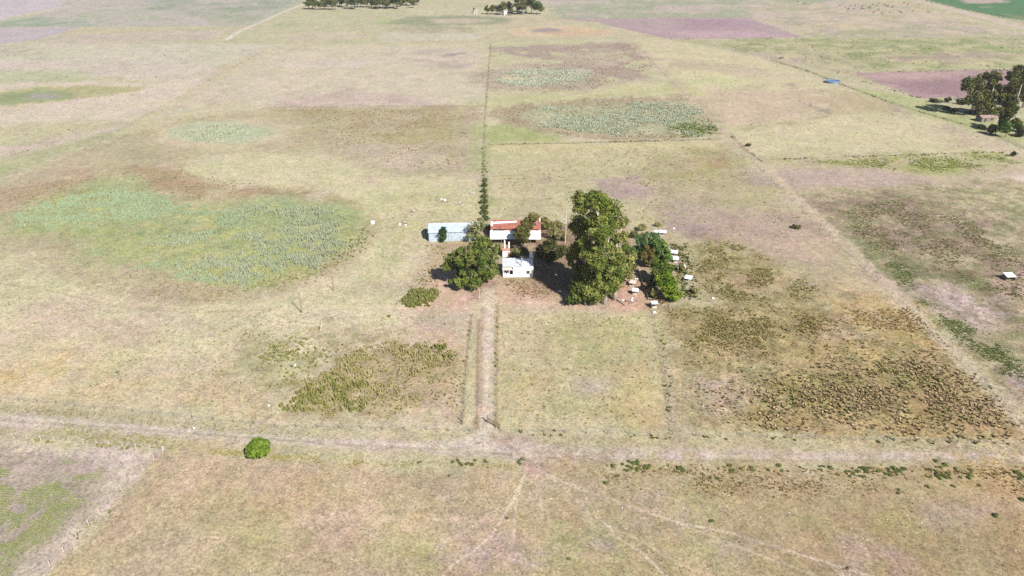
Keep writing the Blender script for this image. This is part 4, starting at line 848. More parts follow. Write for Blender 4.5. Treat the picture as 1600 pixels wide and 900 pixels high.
# greyish shrubs right of the red-roofed shed and in the yard
for i, (p_, r_, h_, lab) in enumerate([((862, 372), 12, 9, 'grey-olive shrub between the red-roofed shed and the mast'), ((876, 376), 11, 8, 'grey-olive shrub at the foot of the tall mast'), ((852, 358), 10, 8, 'pale shrub behind the right end of the red-roofed shed'),
                                       ((868, 358), 11, 7, 'grey shrub behind the mast, farthest from the house'), ((805, 401), 9, 7, 'yellowish shrub behind the white farmhouse'), ((820, 398), 8, 6, 'dark shrub behind the farmhouse chimney'),
                                       ((776, 392), 7, 7, 'small olive shrub left of the pink outhouse'), ((1022, 466), 8, 8, 'grey-green shrub by the lowest hutches'), ((990, 372), 9, 6, 'olive shrub behind the eucalyptus clump'), ((1002, 360), 9, 5, 'thin olive shrub above the hutch row'),
                                       ((1085, 460), 9, 6, 'dark weed bush beside the fallen hutch roof'), ((1066, 425), 6, 7, 'dark weed bush between two right-hand hutches'), ((1028, 354), 4, 4, 'small green bush behind the top hutch'), ((760, 362), 7, 8, 'green shrub at the near end of the hedge line')]):
    ca, cb = [((138, 138, 88), (176, 168, 116)), ((104, 112, 58), (150, 150, 90))][i % 3 == 2]
    px_tree('yard_shrub', lab, p_, [(p_[0], p_[1] - h_, r_, h_), (p_[0] + r_ * .5, p_[1] - h_ * .7, r_ * .6, h_ * .7)], .8, .28, 90, ca, cb, 60 + i, .08, M_bark, 'shrubs around the homestead')
# hedge line running back from the shed
for i, (x_, y_, r_) in enumerate([(757, 344, 8), (755, 335, 6.5), (758.5, 326, 6), (756, 318, 6), (758, 309, 5), (756.5, 301, 4.5), (758, 292, 4.5), (757, 284, 3.5)]):
    px_tree('hedge_shrub', ['dark green shrub of the hedge line behind the sheds, nearest one', 'second shrub of the hedge line behind the sheds', 'third shrub of the hedge line behind the sheds', 'fourth shrub of the hedge line behind the sheds', 'fifth shrub of the hedge line behind the sheds', 'sixth shrub of the hedge line behind the sheds', 'seventh shrub of the hedge line behind the sheds', 'last and smallest shrub of the hedge line'][i],
            (x_, y_), [(x_, y_ - 4, r_, 5.5), (x_ + (3 if i % 2 else -3), y_ - 2, r_ * .7, 4)], .8, .30, 70, (88, 104, 58), (138, 146, 92), 90 + i, .08, M_bark, 'hedge line behind the sheds')

# trees built once and repeated: far groves and the grove at right
PROTO = []
for k in range(4):
    g_ = random.Random(200 + k); bl = []
    for j in range(7):
        a = j / 7 * 6.28; zz = 4.5 + 4.2 * g_.random(); rad = 2.0 * g_.random() + .4
        bl.append((rad * math.cos(a), rad * math.sin(a), zz, 1.9 + g_.random(), 1.9 + g_.random(), 1.6 + g_.random()))
    bl.append((0, 0, 9.0, 1.9, 1.9, 1.9)); bl.append((0, 0, 6.5, 2.4, 2.4, 2.4))
    me, C = make_crown(bl, 1.0, .42, 46, [(84, 100, 54), (96, 106, 58), (86, 110, 66), (108, 118, 66)][k], [(140, 150, 90), (152, 154, 94), (132, 152, 100), (164, 164, 106)][k], 210 + k, 1.2)
    PROTO.append((me, make_trunk(9.5, C, .24, 220 + k, M_barkp if k % 2 else M_bark, 8)))
def inst_tree(name, label, loc, h, k, group, rz, wide=1.0):
    t = thing(name, (loc[0], loc[1], 0), label, 'tree', group, rz); s = h / 11.0; t.scale = (s * wide, s * wide, s)
    obj('trunk', PROTO[k][1], t); obj('crown', PROTO[k][0], t); return t
g_ = random.Random(3)
ORDT = 'first second third fourth fifth sixth seventh eighth ninth tenth eleventh twelfth thirteenth fourteenth fifteenth sixteenth seventeenth eighteenth nineteenth twentieth'.split(); ORDT += ['twenty-' + o for o in ORDT[:9]] + ['thirtieth'] + ['thirty-' + o for o in ORDT[:9]]
n1 = 34
for i in range(n1):
    x_ = 484 + (650 - 484) * i / (n1 - 1) + g_.uniform(-1.6, 1.6); y_ = 15.5 - 2.5 * i / n1 - g_.choice((0, .6, 2.5, 4.5)) + g_.uniform(-.5, .5)
    inst_tree('grove_tree', ORDT[i] + ' tree from the left in the long shelter belt at the top' if 0 < i < n1 - 1 else ('leftmost tree of the long shelter belt at the top' if i == 0 else 'rightmost tree of the long shelter belt at the top'), G(x_, y_), g_.uniform(10, 17), g_.randrange(4), 'shelter belt at the top', g_.uniform(0, 6), g_.uniform(1.05, 1.5))
GR2 = [(761, 22, 9, 'low tree at the left end of the far homestead grove'), (769, 22.5, 10, 'second tree from the left in the far homestead grove'), (777, 22.5, 9, 'third tree from the left in the far homestead grove'), (786, 23, 13, 'pointed dark tree behind the little white far house'), (799, 24, 8, 'small light green tree beside the little white far house'),
       (794, 20, 12, 'dark tree behind the small light green one, far grove'), (808, 22, 22, 'tall eucalyptus left of centre in the far homestead grove'), (817, 23, 15, 'dark tree in front of the tall far eucalypts'), (822, 20, 24, 'tallest eucalyptus of the far homestead grove'), (831, 22, 21, 'tall eucalyptus right of centre in the far homestead grove'), (839, 22.5, 13, 'tree near the right end of the far homestead grove'), (845, 22.5, 10, 'low tree at the right end of the far homestead grove')]
for i, (x_, y_, h_, lab) in enumerate(GR2): inst_tree('grove_tree', lab, G(x_, y_), h_ * 1.15, i % 4, 'far homestead grove', i * 1.3, 1.35 if h_ < 18 else .95)
for i, (x_, y_, h_, k, lab) in enumerate([(741, 20, 6, 2, 'tiny lone tree beside the two white far posts')]): inst_tree('grove_tree', lab, G(x_, y_), h_, k, 'far homestead grove', 1)
inst_tree('grove_tree', 'dark tree just right of the shelter belt at the top', G(654, 8), 10, 2, 'shelter belt at the top', 2)
EV1, EV2 = (78, 90, 46), (142, 144, 86)
px_tree('eucalyptus_tree', 'wide eucalyptus at the left front of the right-hand grove', (1540, 180), [(1520, 132, 20, 14), (1542, 128, 22, 17, 2), (1552, 150, 22, 18), (1530, 155, 22, 16, -2), (1510, 128, 11, 9, 2), (1556, 120, 12, 10, 3), (1545, 168, 22, 12)], 2.1, .6, 100, EV1, EV2, 31, .6, M_barkp, 'grove at the right edge', 1.95)
px_tree('eucalyptus_tree', 'tall eucalyptus cut by the right edge of the picture', (1598, 168), [(1596, 112, 16, 13), (1600, 130, 18, 16, 2), (1586, 122, 10, 9), (1610, 118, 16, 20, 4), (1602, 148, 14, 10)], 2.1, .6, 100, EV1, EV2, 32, .6, M_barkp, 'grove at the right edge', 1.8)
px_tree('eucalyptus_tree', 'narrow dark eucalyptus between the two tall ones at right', (1580, 182), [(1576, 118, 9, 9), (1578, 140, 13, 16), (1580, 160, 14, 14)], 1.9, .55, 100, (66, 76, 38), (112, 116, 66), 33, .45, M_barkp, 'grove at the right edge', 1.8)
px_tree('leafy_tree', 'dark tree right beside the pink-roofed hut in the grove', (1572, 206), [(1572, 180, 12, 14), (1580, 170, 12, 10, 3), (1568, 192, 10, 9)], 1.6, .5, 90, (66, 76, 36), (112, 114, 64), 34, .3, M_bark, 'grove at the right edge', 1.8)
px_tree('leafy_tree', 'bright green small tree at the front of the right-hand grove', (1571, 214), [(1573, 199, 10, 9), (1566, 203, 7, 6)], 1.3, .45, 90, (64, 100, 46), (112, 144, 80), 35, .2, M_bark, 'grove at the right edge', 1.8)
px_tree('leafy_tree', 'low dark tree at the front corner of the right-hand grove', (1555, 210), [(1554, 199, 8, 7), (1548, 204, 6, 5)], 1.2, .45, 90, (56, 70, 34), (100, 112, 62), 36, .2, M_bark, 'grove at the right edge', 1.8)
px_tree('leafy_tree', 'dark tree behind the bright green one at the right edge', (1588, 206), [(1586, 192, 11, 9), (1594, 200, 9, 6)], 1.4, .5, 90, (56, 70, 32), (104, 116, 58), 37, .2, M_bark, 'grove at the right edge', 1.8)
px_tree('leafy_tree', 'low dark shrubby tree at the right edge below the grove', (1600, 214), [(1600, 205, 10, 6), (1592, 210, 7, 4)], 1.2, .45, 80, (60, 74, 38), (104, 114, 66), 38, .2, M_bark, 'grove at the right edge', 1.8)
for i, (x_, y_, r_, h_, lab) in enumerate([(1462, 160, 9, 3, 'dark low bush at the left tip of the grove hedge and tree shadow'), (1482, 160, 7, 4, 'pointed dark bush in the grove hedge and tree shadow'), (1504, 163, 10, 4, 'dark bush in the middle of the grove hedge and tree shadow'), (1526, 164, 9, 4, 'dark bush at the right end of the grove hedge and tree shadow'),
                                       (1478, 172, 6, 3, 'small blue-green bush below the grove hedge'), (1492, 175, 10, 3, 'long dark bush along the tree shadow below the grove hedge'), (1516, 178, 9, 3, 'dark bush left of the pink-roofed hut'), (1534, 202, 6, 4, 'dark bush at the corner of the grove fence'), (1583, 244, 6, 4, 'dark bush beside the pond at the right edge')]):
    px_tree('grove_shrub', lab, (x_, y_), [(x_, y_ - h_, r_, h_)], 1.1, .42, 60, (50, 64, 34), (96, 108, 64), 140 + i, .08, M_bark, 'bushes round the right-hand grove')  # hedge bushes laid along the tree shadow strips, standing partly for that shade

# low green weed shrubs on the verge and lone bushes: a few forms, copied
SH = []
for k in range(5):
    g_ = random.Random(300 + k)
    bl = [(g_.uniform(-.3, .3), g_.uniform(-.3, .3), .3, .45 + .15 * g_.random(), .4, .3) for _ in range(3)]
    me, C = make_crown(bl, .26, .11, 40, (124, 142, 74), (166, 176, 112), 310 + k, 1.3)
    SH.append((me, make_trunk(.5, C, .03, 320 + k, M_bark, 4)))
ORD = 'first second third fourth fifth sixth seventh eighth ninth tenth eleventh twelfth thirteenth fourteenth fifteenth sixteenth seventeenth eighteenth nineteenth twentieth'.split()
ORD += ['twenty-' + o for o in ORD[:9]] + ['thirtieth'] + ['thirty-' + o for o in ORD[:9]]
def shrub(px, py, s, k, label, group, name='weed_shrub'):
    p = G(px, py); t = thing(name, (p[0], p[1], 0), label, 'shrub', group, random.uniform(0, 6)); s *= .72; t.scale = (s, s, s * .7)
    obj('stem', SH[k % 5][1], t); obj('foliage', SH[k % 5][0], t)
g_ = random.Random(12)
for (x0, x1, y0, y1, n, lab) in [(1322, 1368, 731, 747, 13, 'low green weed bush in the leftmost of the lower right verge clumps'), (1371, 1415, 732, 746, 11, 'low green weed bush in the middle clump along the lower right verge'), (1450, 1518, 730, 748, 17, 'low green weed bush in the widest clump on the lower right verge'), (1585, 1600, 732, 750, 5, 'low green weed bush at the right edge of the picture'),
                                 (958, 1000, 720, 737, 14, 'low green weed bush in the dense clump near the trail junction'), (1003, 1022, 727, 738, 6, 'low green weed bush just right of the dense verge clump'), (1054, 1068, 725, 740, 5, 'low green weed bush in the small clump at mid verge'), (808, 818, 718, 732, 4, 'green weed bush left of the trail junction'),
                                 (1125, 1180, 727, 738, 7, 'small dark weed bush on the verge between the green clumps'), (1195, 1300, 727, 738, 9, 'small dark weed bush spread along the thin part of the verge'), (640, 790, 714, 728, 9, 'small weed bush on the verge left of the trail junction'), (1460, 1480, 720, 730, 4, 'dark bush on the road edge above the widest verge clump')]:
    xs_ = sorted(g_.uniform(x0, x1) for _ in range(n))
    for i in range(n): shrub(xs_[i], g_.uniform(y0, y1), g_.uniform(.8, 1.55), i, ORD[i] + ' from left, ' + lab, 'weed bushes along the road verge')
for (x, y, s, lab) in [(946, 755, 1.4, 'green weed bush alone below the dense verge clump'), (966, 744, 1.2, 'dark weed bush just under the dense verge clump'), (1110, 747, 1.0, 'small dark bush below the mid verge'), (1123, 748, 1.2, 'leafy bush below the mid verge'), (1158, 755, 1.1, 'dark round bush in front pasture below the verge'), (1112, 815, 1.2, 'green bush in the front pasture beside a cattle trail'), (1555, 806, 1.6, 'spreading green bush in the lower right pasture'),
                       (1404, 772, 1.0, 'small dark bush under the middle verge clump'), (1405, 766, .9, 'tiny dark bush above another under the middle clump'), (1450, 761, 1.1, 'dark bush under the left half of widest clump'), (1490, 760, 1.1, 'dark bush under the right half of widest clump'), (1530, 759, 1.0, 'dark bush right of widest verge clump'), (1599, 782, 1.6, 'dark bush cut by the right edge below the verge'), (702, 744, .9, 'small dark bush left in the front pasture near verge'),
                       (171, 801, .9, 'dark spot of a bush beside the corner fence'), (888, 874, .9, 'small dark bush low in the front pasture'), (792, 810, .8, 'small dark tuft beside the forked cattle trail'), (1325, 889, .9, 'small dark bush near the bottom edge'), (184, 582, 1.1, 'small olive bush alone in the left pasture'), (428, 541, 1.3, 'green bush left of the tall weed patch'), (427, 558, 1.0, 'olive bush under another left of the weed patch'), (608, 495, 1.6, 'dark green bush below the weed clump by the trees')]:
    shrub(x, y, s, int(x), lab, 'single bushes in the pastures')
px_tree('yard_shrub', 'dark low bush alone in the right part of the farm', (1248, 357), [(1246, 354, 9, 4)], .8, .3, 70, (82, 84, 46), (128, 116, 74), 170, .08, M_bark)
px_tree('yard_shrub', 'flat dark bush beyond the boundary near the bend', (1170, 228), [(1170, 226, 6, 2)], .8, .3, 60, (90, 88, 52), (130, 120, 80), 171, .08, M_bark)

# ---------------------------------------------------------------- buildings
def frame_at(pxl, pxr):                                    # base line of a front wall from two ground pixels
    a, b = G(*pxl), G(*pxr); return a, b, math.atan2(b[1] - a[1], b[0] - a[0]), np.linalg.norm(b - a)
# pale metal shed, left
a, b, rz, w = frame_at((670.5, 377.6), (743, 375.6))
t = thing('metal_shed', (a[0], a[1], 0), 'long pale blue-grey metal shed left of the broad tree', 'shed', None, rz)
MB().box(0, w, 0, .12, 0, 3.5).box(0, w, 7.88, 8, 0, 3.5).add([(0, .12, 0), (.12, .12, 0), (.12, 7.88, 0), (0, 7.88, 0), (0, .12, 3.5), (.12, .12, 3.5), (.12, 7.88, 3.5), (0, 7.88, 3.5), (0, 4, 4.9), (.12, 4, 4.9)], [(0, 4, 8, 7, 3), (1, 2, 6, 9, 5), (0, 1, 5, 4), (2, 3, 7, 6)]).add([(w - .12, .12, 0), (w, .12, 0), (w, 7.88, 0), (w - .12, 7.88, 0), (w - .12, .12, 3.5), (w, .12, 3.5), (w, 7.88, 3.5), (w - .12, 7.88, 3.5), (w - .12, 4, 4.9), (w, 4, 4.9)], [(0, 4, 8, 7, 3), (1, 2, 6, 9, 5), (0, 1, 5, 4), (2, 3, 7, 6)]).build('wall', M_zinc, t)
MB().sheet(-.25, w + .25, (-.35, 3.45), (4.03, 5.05), .5, .03).build('roof', M_zinc, t)
MB().sheet(-.25, w + .25, (8.35, 3.45), (3.97, 5.05), .5, -.03).build('roof', M_zinc, t)
rd = MB().box(-.25, w + .25, 3.85, 4.15, 5.07, 5.12).build('ridge_cap', M_wsheet, t)
d = MB(); d.box(w * .43, w * .82, -.06, -.01, .05, 2.9).build('door', M_zinc, t)
MB().box(w * .43 - .1, w * .82 + .1, -.09, -.02, 2.92, 3.06).build('door_rail', M_zincd, t)
for q in (.43, .62, .82): MB().box(w * q - .05, w * q + .05, -.10, -.065, .05, 2.9).build('door_stile', M_zincd, t)
MB().box(w * .14, w * .19, -.05, -.005, 1.4, 2.4).build('window', M_glass, t)
# red-roofed shed
a, b, rz, w = frame_at((767.5, 382), (844.5, 382))
t = thing('farm_shed', (a[0], a[1], 0), 'long shed with rusty red roof and white lower lean-to roof', 'shed', None, rz)
MB().box(0, w, 4.6, 4.8, 0, 3.3).box(0, .2, 4.8, 13, 0, 3.4).box(w - .2, w, 4.8, 13, 0, 3.4).box(.2, w - .2, 12.8, 13, 0, 3.4).build('wall', M_white, t)
MB().sheet(-.3, w + .3, (5.0, 3.62), (9.03, 5.5), .5, .03).build('roof', M_rust, t)
MB().sheet(-.3, w + .3, (13.3, 3.5), (8.97, 5.5), .5, -.03).build('roof', M_rust, t)
for s_ in (.1, w - .3): MB().add([(s_, 4.85, 3.4), (s_ + .2, 4.85, 3.4), (s_ + .2, 12.95, 3.4), (s_, 12.95, 3.4), (s_, 9, 5.4), (s_ + .2, 9, 5.4)], [(0, 4, 3), (1, 2, 5), (0, 1, 5, 4), (2, 3, 4, 5)]).build('gable', M_white, t)
MB().sheet(-.45, w * .66, (-.4, 2.15), (4.75, 3.3), .5, .025).build('lean_to_roof', M_wsheet, t)
MB().sheet(w * .66 + .03, w + .1, (-.4, 2.12), (4.75, 3.27), .5, .025).build('lean_to_roof', M_wsheet, t)
MB().box(.5, w * .27, 4.45, 4.58, 3.33, 3.58).build('clerestory_opening', M_dark, t)
MB().box(w * .27 + .02, w - .2, 4.5, 4.62, 3.32, 3.6).build('upper_wall', M_rust, t)
for i in range(6): MB().tube([(.2 + (w - .4) * i / 5, 0, 0), (.2 + (w - .4) * i / 5, 0, 2.2)], [.09, .08], 6).build('post', M_wood, t)
# white replacement sheets lying across the red roof
def roofpt(x, f): return (x, 5.0 + (9.03 - 5.0) * f, 3.62 + (5.5 - 3.62) * f + .10)
def slab(p, th): return [q for q in p] + [(q[0], q[1] - th * .4, q[2] + th) for q in p]
MB().hexa(slab([roofpt(0, .54), roofpt(w * .52, .68), roofpt(w * .52, .86), roofpt(0, .72)], .04)).build('white_roof_sheet', M_wsheet, t)
MB().hexa(slab([roofpt(w * .62, .78), roofpt(w * .78, .68), roofpt(w * .78, .80), roofpt(w * .62, .92)], .04)).build('white_roof_sheet', M_wsheet, t)
MB().hexa(slab([roofpt(-.25, .3), roofpt(.45, .3), roofpt(.45, .8), roofpt(-.25, .8)], .04)).build('white_roof_sheet', M_wsheet, t)
MB().tube([(w * .64, 8, 4.9), (w * .64, 8, 6.2)], [.16, .16], 8).build('flue', M_wsheet, t)
MB().box(w - .25, w + .12, 8.2, 8.9, 4.5, 6.3).build('chimney', M_white, t)
for q in (.12, .45, .8): MB().box(w * q - .6, w * q + .6, 4.53, 4.595, 0, 2.1).build('door', M_dark, t)
# white farmhouse
a, b, rz, w = frame_at((786, 433.3), (833, 432.6))
t = thing('farmhouse', (a[0], a[1], 0), 'small white farmhouse with grey sheet roof at the head of driveway', 'house', None, rz)
wx = w * .335
MB().box(0, .2, 1.3, 6.0, 0, 3.0).box(.2, wx, 1.3, 1.5, 0, 3.0).box(wx, w, 0, .2, 0, 3.25).box(wx, wx + .2, .2, 1.5, 0, 3.2).box(w - .2, w, .2, 6, 0, 3.1).box(.2, w - .2, 5.8, 6, 0, 3.4).build('wall', M_white, t)
MB().box(0, wx - .02, 0.02, .2, 0, .9).box(0, .2, .21, 1.29, 0, .9).build('porch_wall', M_white, t)
for q in (.1, wx * .62): MB().box(q - .09, q + .09, .02, .2, .902, 2.5).build('porch_post', M_white, t)
MB().sheet(-.2, wx - .02, (-.25, 2.55), (1.6, 3.0), .4, .02).build('porch_roof', M_woodp, t)
MB().sheet(-.15, w * .615, (.9, 3.22), (6.3, 3.7), .4, .025).build('roof', M_zincd, t)
MB().sheet(w * .63, w + .12, (.21, 2.98), (6.3, 3.45), .4, .025).build('roof', M_wsheet, t)
MB().box(wx - .02, w * .62, -.06, .24, 3.253, 3.42).build('parapet', M_white, t)
wi = MB().box(.45, 1.75, 1.24, 1.285, 1.1, 2.1).build('window', M_glass, t); MB().box(1.07, 1.13, 1.2, 1.235, 1.1, 2.1).build('mullion', M_white, wi)
dr = MB().box(2.1, 2.9, 1.23, 1.29, .02, 2.1).build('door', M_dark, t)
wi = MB().box(w * .775, w * .885, -.04, -.003, 1.15, 2.15).build('window', M_dark, t); MB().box(w * .765, w * .895, -.1, -.045, 1.04, 1.13).build('sill', M_white, wi)
wi = MB().box(w * .50, w * .565, -.03, -.003, 1.2, 2.1).build('window', M_woodp, t)
MB().tube([(w * .625, 1.4, 3.0), (w * .625, 1.4, 5.7)], [.12, .12], 8).box(w * .625 - .2, w * .625 + .2, 1.2, 1.6, 5.7, 5.85).build('stove_pipe', M_zincd, t)
# water tank on a stand behind the farmhouse
p = atY(830, 410, a[1] + 7.6); tk = thing('water_tank', (p[0], a[1] + 7.6, 0), 'white water tank on a stand behind the farmhouse corner', 'tank')
MB().tube([(0, 0, 3.6), (0, 0, 5.2)], [.6, .6], 16).build('tank', M_wsheet, tk, False); MB().tube([(0, 0, 5.2), (0, 0, 5.42)], [.62, .12], 16).build('lid', M_wsheet, tk)
for sx in (-.5, .5):
    for sy in (-.5, .5): MB().tube([(sx, sy, 0), (sx, sy, 3.5)], [.08, .08], 6).build('leg', M_conc, tk)
MB().box(-.75, .75, -.75, .75, 3.48, 3.6).build('platform', M_conc, tk)
# pink outhouse with two chimneys
a, b, rz, w = frame_at((785.3, 402), (796.5, 401.6))
t = thing('outhouse', (a[0], a[1], 0), 'small white and pink brick outhouse with two white chimneys', 'outhouse', None, rz)
MB().box(0, w, 0, 2.4, 0, 2.35).build('wall', M_white, t); MB().box(-.1, w + .1, -.1, 2.5, 2.353, 2.55).build('roof', M_tile, t)
MB().box(w * .70, w * .95, -.05, -.003, .02, 1.9).build('door', M_tile, t); MB().box(w + .003, w + 1.2, .5, 2.2, 0, 1.4).build('oven', M_pink, t)
for q, h_ in ((.35, 5.3), (.95, 4.7)): MB().box(w * q - .22, w * q + .22, 1.5, 1.95, 2.553, h_).build('chimney', M_white, t)
# tall mast with a bracket and stay
p = G(883.2, 380); t = thing('mast', (p[0], p[1], 0), 'tall white mast with a cross arm standing by the eucalyptus clump', 'mast')
MB().tube([(0, 0, -.3), (0, 0, 12.4)], [.11, .08], 8).build('pole', M_conc, t); MB().tube([(-.9, 0, 7.6), (.3, 0, 7.6)], [.07, .07], 5).build('cross_arm', M_wsheet, t)
MB().tube([(-.5, 0, 9.0), (-4.6, .2, 12.6)], [.035, .03], 5).build('antenna_arm', M_conc, t); MB().tube([(0, 0, 8.6), (-.6, 0, 9.1)], [.05, .05], 5).build('strut', M_wsheet, t)
MB().tube([(-.9, 0, 7.6), (-1.8, 0, 8.3)], [.05, .05], 5).build('strut', M_wsheet, t)

# hutches: sheet roof on four posts with low plank sides
def hutch(px0, px1, pyb, h, dep, label, m=M_wsheet, tilt=.35, rz=-.35, ribs=.5, sides=True):
    p = G((px0 + px1) / 2, pyb); w = (px1 - px0) * mpp(px0, pyb) * .78; dep *= .78; t = thing('animal_hutch', (p[0], p[1], 0), label, 'hutch', 'animal hutches beside the trees', rz)
    for sx in (-w / 2 + .1, w / 2 - .1):
        MB().tube([(sx, .1, -.1), (sx, .1, h - .03)], [.06, .06], 5).build('post', M_wood, t); MB().tube([(sx, dep - .1, -.1), (sx, dep - .1, h + tilt - .04)], [.06, .06], 5).build('post', M_wood, t)
    MB().sheet(-w / 2 - .1, w / 2 + .1, (-.15, h), (dep + .15, h + tilt), ribs, .03).build('roof', m, t)
    if sides:
        MB().box(-w / 2, w / 2, dep - .06, dep - .02, .05, h * .8).build('back_panel', M_wood, t); MB().box(-w / 2 - .03, -w / 2 + .01, .2, dep - .1, .05, h * .7).build('side_panel', M_wood, t)
        MB().box(-w / 2 + .2, w / 2 - .2, .0, .04, .05, h * .45).build('front_panel', M_woodp, t)
hutch(1028, 1041, 369, 1.3, 2.0, 'white-roofed hutch at the far top end of the hutch row')
hutch(1020, 1028, 368, 1.2, 1.8, 'grey-roofed hutch left of the topmost white one', M_zincd)
hutch(1045, 1059, 401, 1.3, 1.9, 'striped white-roofed hutch, second from top along the path')
hutch(1050.5, 1061, 411, 1.2, 2.2, 'square white-roofed hutch just below the striped one', rz=-.15)
hutch(1057, 1071.5, 425, 1.3, 2.2, 'ribbed white-roofed hutch in the middle of the row', tilt=.5, rz=-.2)
hutch(1067, 1081, 441, 1.2, 2.3, 'big bright white-roofed hutch right of the green trees', rz=-.5)
hutch(981, 993, 448, 1.2, 2.3, 'flat-roofed pale hutch nearest the eucalyptus trunks', M_woodp, tilt=.15, rz=-.4)
hutch(986.5, 998, 461, 1.3, 1.6, 'small pale hutch with dark open front on the pink soil', rz=-.1)
hutch(1016.5, 1029, 482, 1.5, 1.6, 'lowest grey-roofed hutch in the row at the fence corner', M_zincd, rz=.1)
for (x, y, w_, d_, lab, rz) in [(1082.5, 455, 2.0, .8, 'flat white roof sheet fallen among weeds right of hutches', -.2), (995, 436, 1.2, .6, 'small white sheet beside the hutch nearest the eucalyptus', .2), (1022.5, 489, 1.0, .6, 'white scrap of sheet on the ground below the lowest hutch', .4), (1114, 467, .9, .5, 'white scrap of sheet lying in the weedy field', .9),
                              (1053, 357.5, .8, .5, 'tiny white scrap behind the top hutch', .2), (875, 456, 1.0, .7, 'white scrap lying in the shade under the eucalyptus', .1)]:
    p = G(x, y); tag(obj('roof_sheet', MB().sheet(-w_ / 2, w_ / 2, (-d_ / 2, .12), (d_ / 2, .3), .3, .02).mesh('roof_sheet', M_wsheet), None, (p[0], p[1], 0), rz), lab, 'metal sheet', 'loose white sheets')
p = G(1028, 459); t = thing('barrel', (p[0], p[1], 0), 'small white drum beside the grey-green shrub', 'barrel'); MB().tube([(0, 0, 0), (0, 0, .9)], [.32, .32], 12).build('body', M_wsheet, t); MB().tube([(0, 0, .9), (0, 0, .94)], [.3, .28], 12).build('lid', M_zincd, t)
# corrugated shelter far right
a, b, rz, w = frame_at((1571.5, 438.6), (1586, 438))
t = thing('field_shelter', (a[0], a[1], 0), 'little shelter with striped white sheet roof in the rough field at right', 'shelter', None, rz)
for i in range(4): MB().sheet(w * i / 4 + .03, w * (i + 1) / 4 - .03, (-.2, 1.25), (2.2, 1.75), .4, .02).build('roof_sheet', M_wsheet, t)
MB().box(0, w, 1.95, 2.05, 0, 1.5).box(0, .08, .1, 1.95, 0, 1.15).box(w - .08, w, .1, 1.95, 0, 1.15).build('wall', M_wood, t)
for q in (.05, w - .05): MB().tube([(q, 0, -.1), (q, 0, 1.2)], [.06, .06], 5).build('post', M_wood, t)
# hut in the right grove
a, b, rz, w = frame_at((1533, 191), (1553, 190.4))
t = thing('grove_hut', (a[0], a[1], 0), 'low hut with pink-grey roof under the right-hand grove', 'hut', None, rz)
MB().box(0, w, 0, 5, 0, 2.3).build('wall', M_wood, t); MB().sheet(-.3, w + .3, (-.3, 2.4), (2.5, 3.3), .5, .03).build('roof', M_pinkr, t); MB().sheet(-.3, w + .3, (5.3, 2.4), (2.55, 3.3), .5, -.03).build('roof', M_pinkr, t)  # wall and roof tones darkened for the tree shade on the hut
for q in (.2, .7): MB().box(w * q, w * q + 1.2, -.05, -.003, .02 if q < .5 else 1, 2.0).build('door' if q < .5 else 'window', M_dark, t)
# little white far house
a, b, rz, w = frame_at((787.5, 23.6), (792.5, 23.6))
t = thing('far_house', (a[0], a[1], 0), 'tiny white house under the far homestead grove', 'house', None, rz)
MB().box(0, w, 0, 6, 0, 3).build('wall', M_white, t); MB().sheet(-.3, w + .3, (-.3, 3.05), (3, 4.3), .6, .03).build('roof', M_zincd, t); MB().sheet(-.3, w + .3, (6.3, 3.05), (3.03, 4.3), .6, -.03).build('roof', M_zincd, t); MB().box(w * .4, w * .6, -.06, -.003, .02, 2.1).build('door', M_dark, t)
for x_, lab in ((741.5, 'left one of two white silo towers beside the far grove'), (744.8, 'right one of two white silo towers beside the far grove')):
    p = G(x_, 23); t = thing('silo', (p[0], p[1], 0), lab, 'silo', 'white silo towers'); MB().tube([(0, 0, 0), (0, 0, 6.0)], [.36, .36], 12).build('body', M_conc, t); MB().tube([(0, 0, 6.0), (0, 0, 6.5)], [.45, .1], 12).build('cap', M_zincd, t)

# ---------------------------------------------------------------- stock tank, windmill, cattle
p = G(1300.5, 129); t = thing('stock_tank', (p[0], p[1], 0), 'round blue water reservoir in the pasture right of the boundary', 'reservoir')
rt = 5.0; n = 40; vo = []; fo = []
for i in range(n):
    a_ = 2 * math.pi * i / n
    for r_, z_ in ((rt, 0), (rt, 1.3), (rt - .15, 1.3), (rt - .15, 0.3)): vo.append((r_ * math.cos(a_), r_ * math.sin(a_), z_))
for i in range(n):
    j = (i + 1) % n
    for q in range(3): fo.append((i * 4 + q, j * 4 + q, j * 4 + q + 1, i * 4 + q + 1))
MB().add(vo, fo).build('tank_wall', M_steel, t)
MB().add([((rt - .16) * math.cos(2 * math.pi * i / n), (rt - .16) * math.sin(2 * math.pi * i / n), 1.05) for i in range(n)], [tuple(range(n))]).build('water_surface', M_water, t)
p = G(1306, 125); t = thing('windmill', (p[0], p[1], 0), 'small dark wind pump behind the blue water reservoir', 'windmill')
for sx in (-.7, .7):
    for sy in (-.7, .7): MB().tube([(sx, sy, 0), (sx * .15, sy * .15, 5.6)], [.06, .05], 5).build('tower_leg', M_zincd, t)
MB().tube([(0, -.5, 5.7), (0, .9, 5.7)], [.08, .06], 6).build('hub', M_wood, t)
for i in range(12):
    a_ = i * math.pi / 6; c_, s_ = math.cos(a_), math.sin(a_)
    MB().add([(c_ * .25 - s_ * .06, -.52, 5.7 + s_ * .25 + c_ * .06), (c_ * .25 + s_ * .06, -.46, 5.7 + s_ * .25 - c_ * .06), (c_ * 1.2 + s_ * .22, -.42, 5.7 + s_ * 1.2 - c_ * .22), (c_ * 1.2 - s_ * .22, -.56, 5.7 + s_ * 1.2 + c_ * .22)], [(0, 1, 2, 3)]).build('blade', M_wood, t)
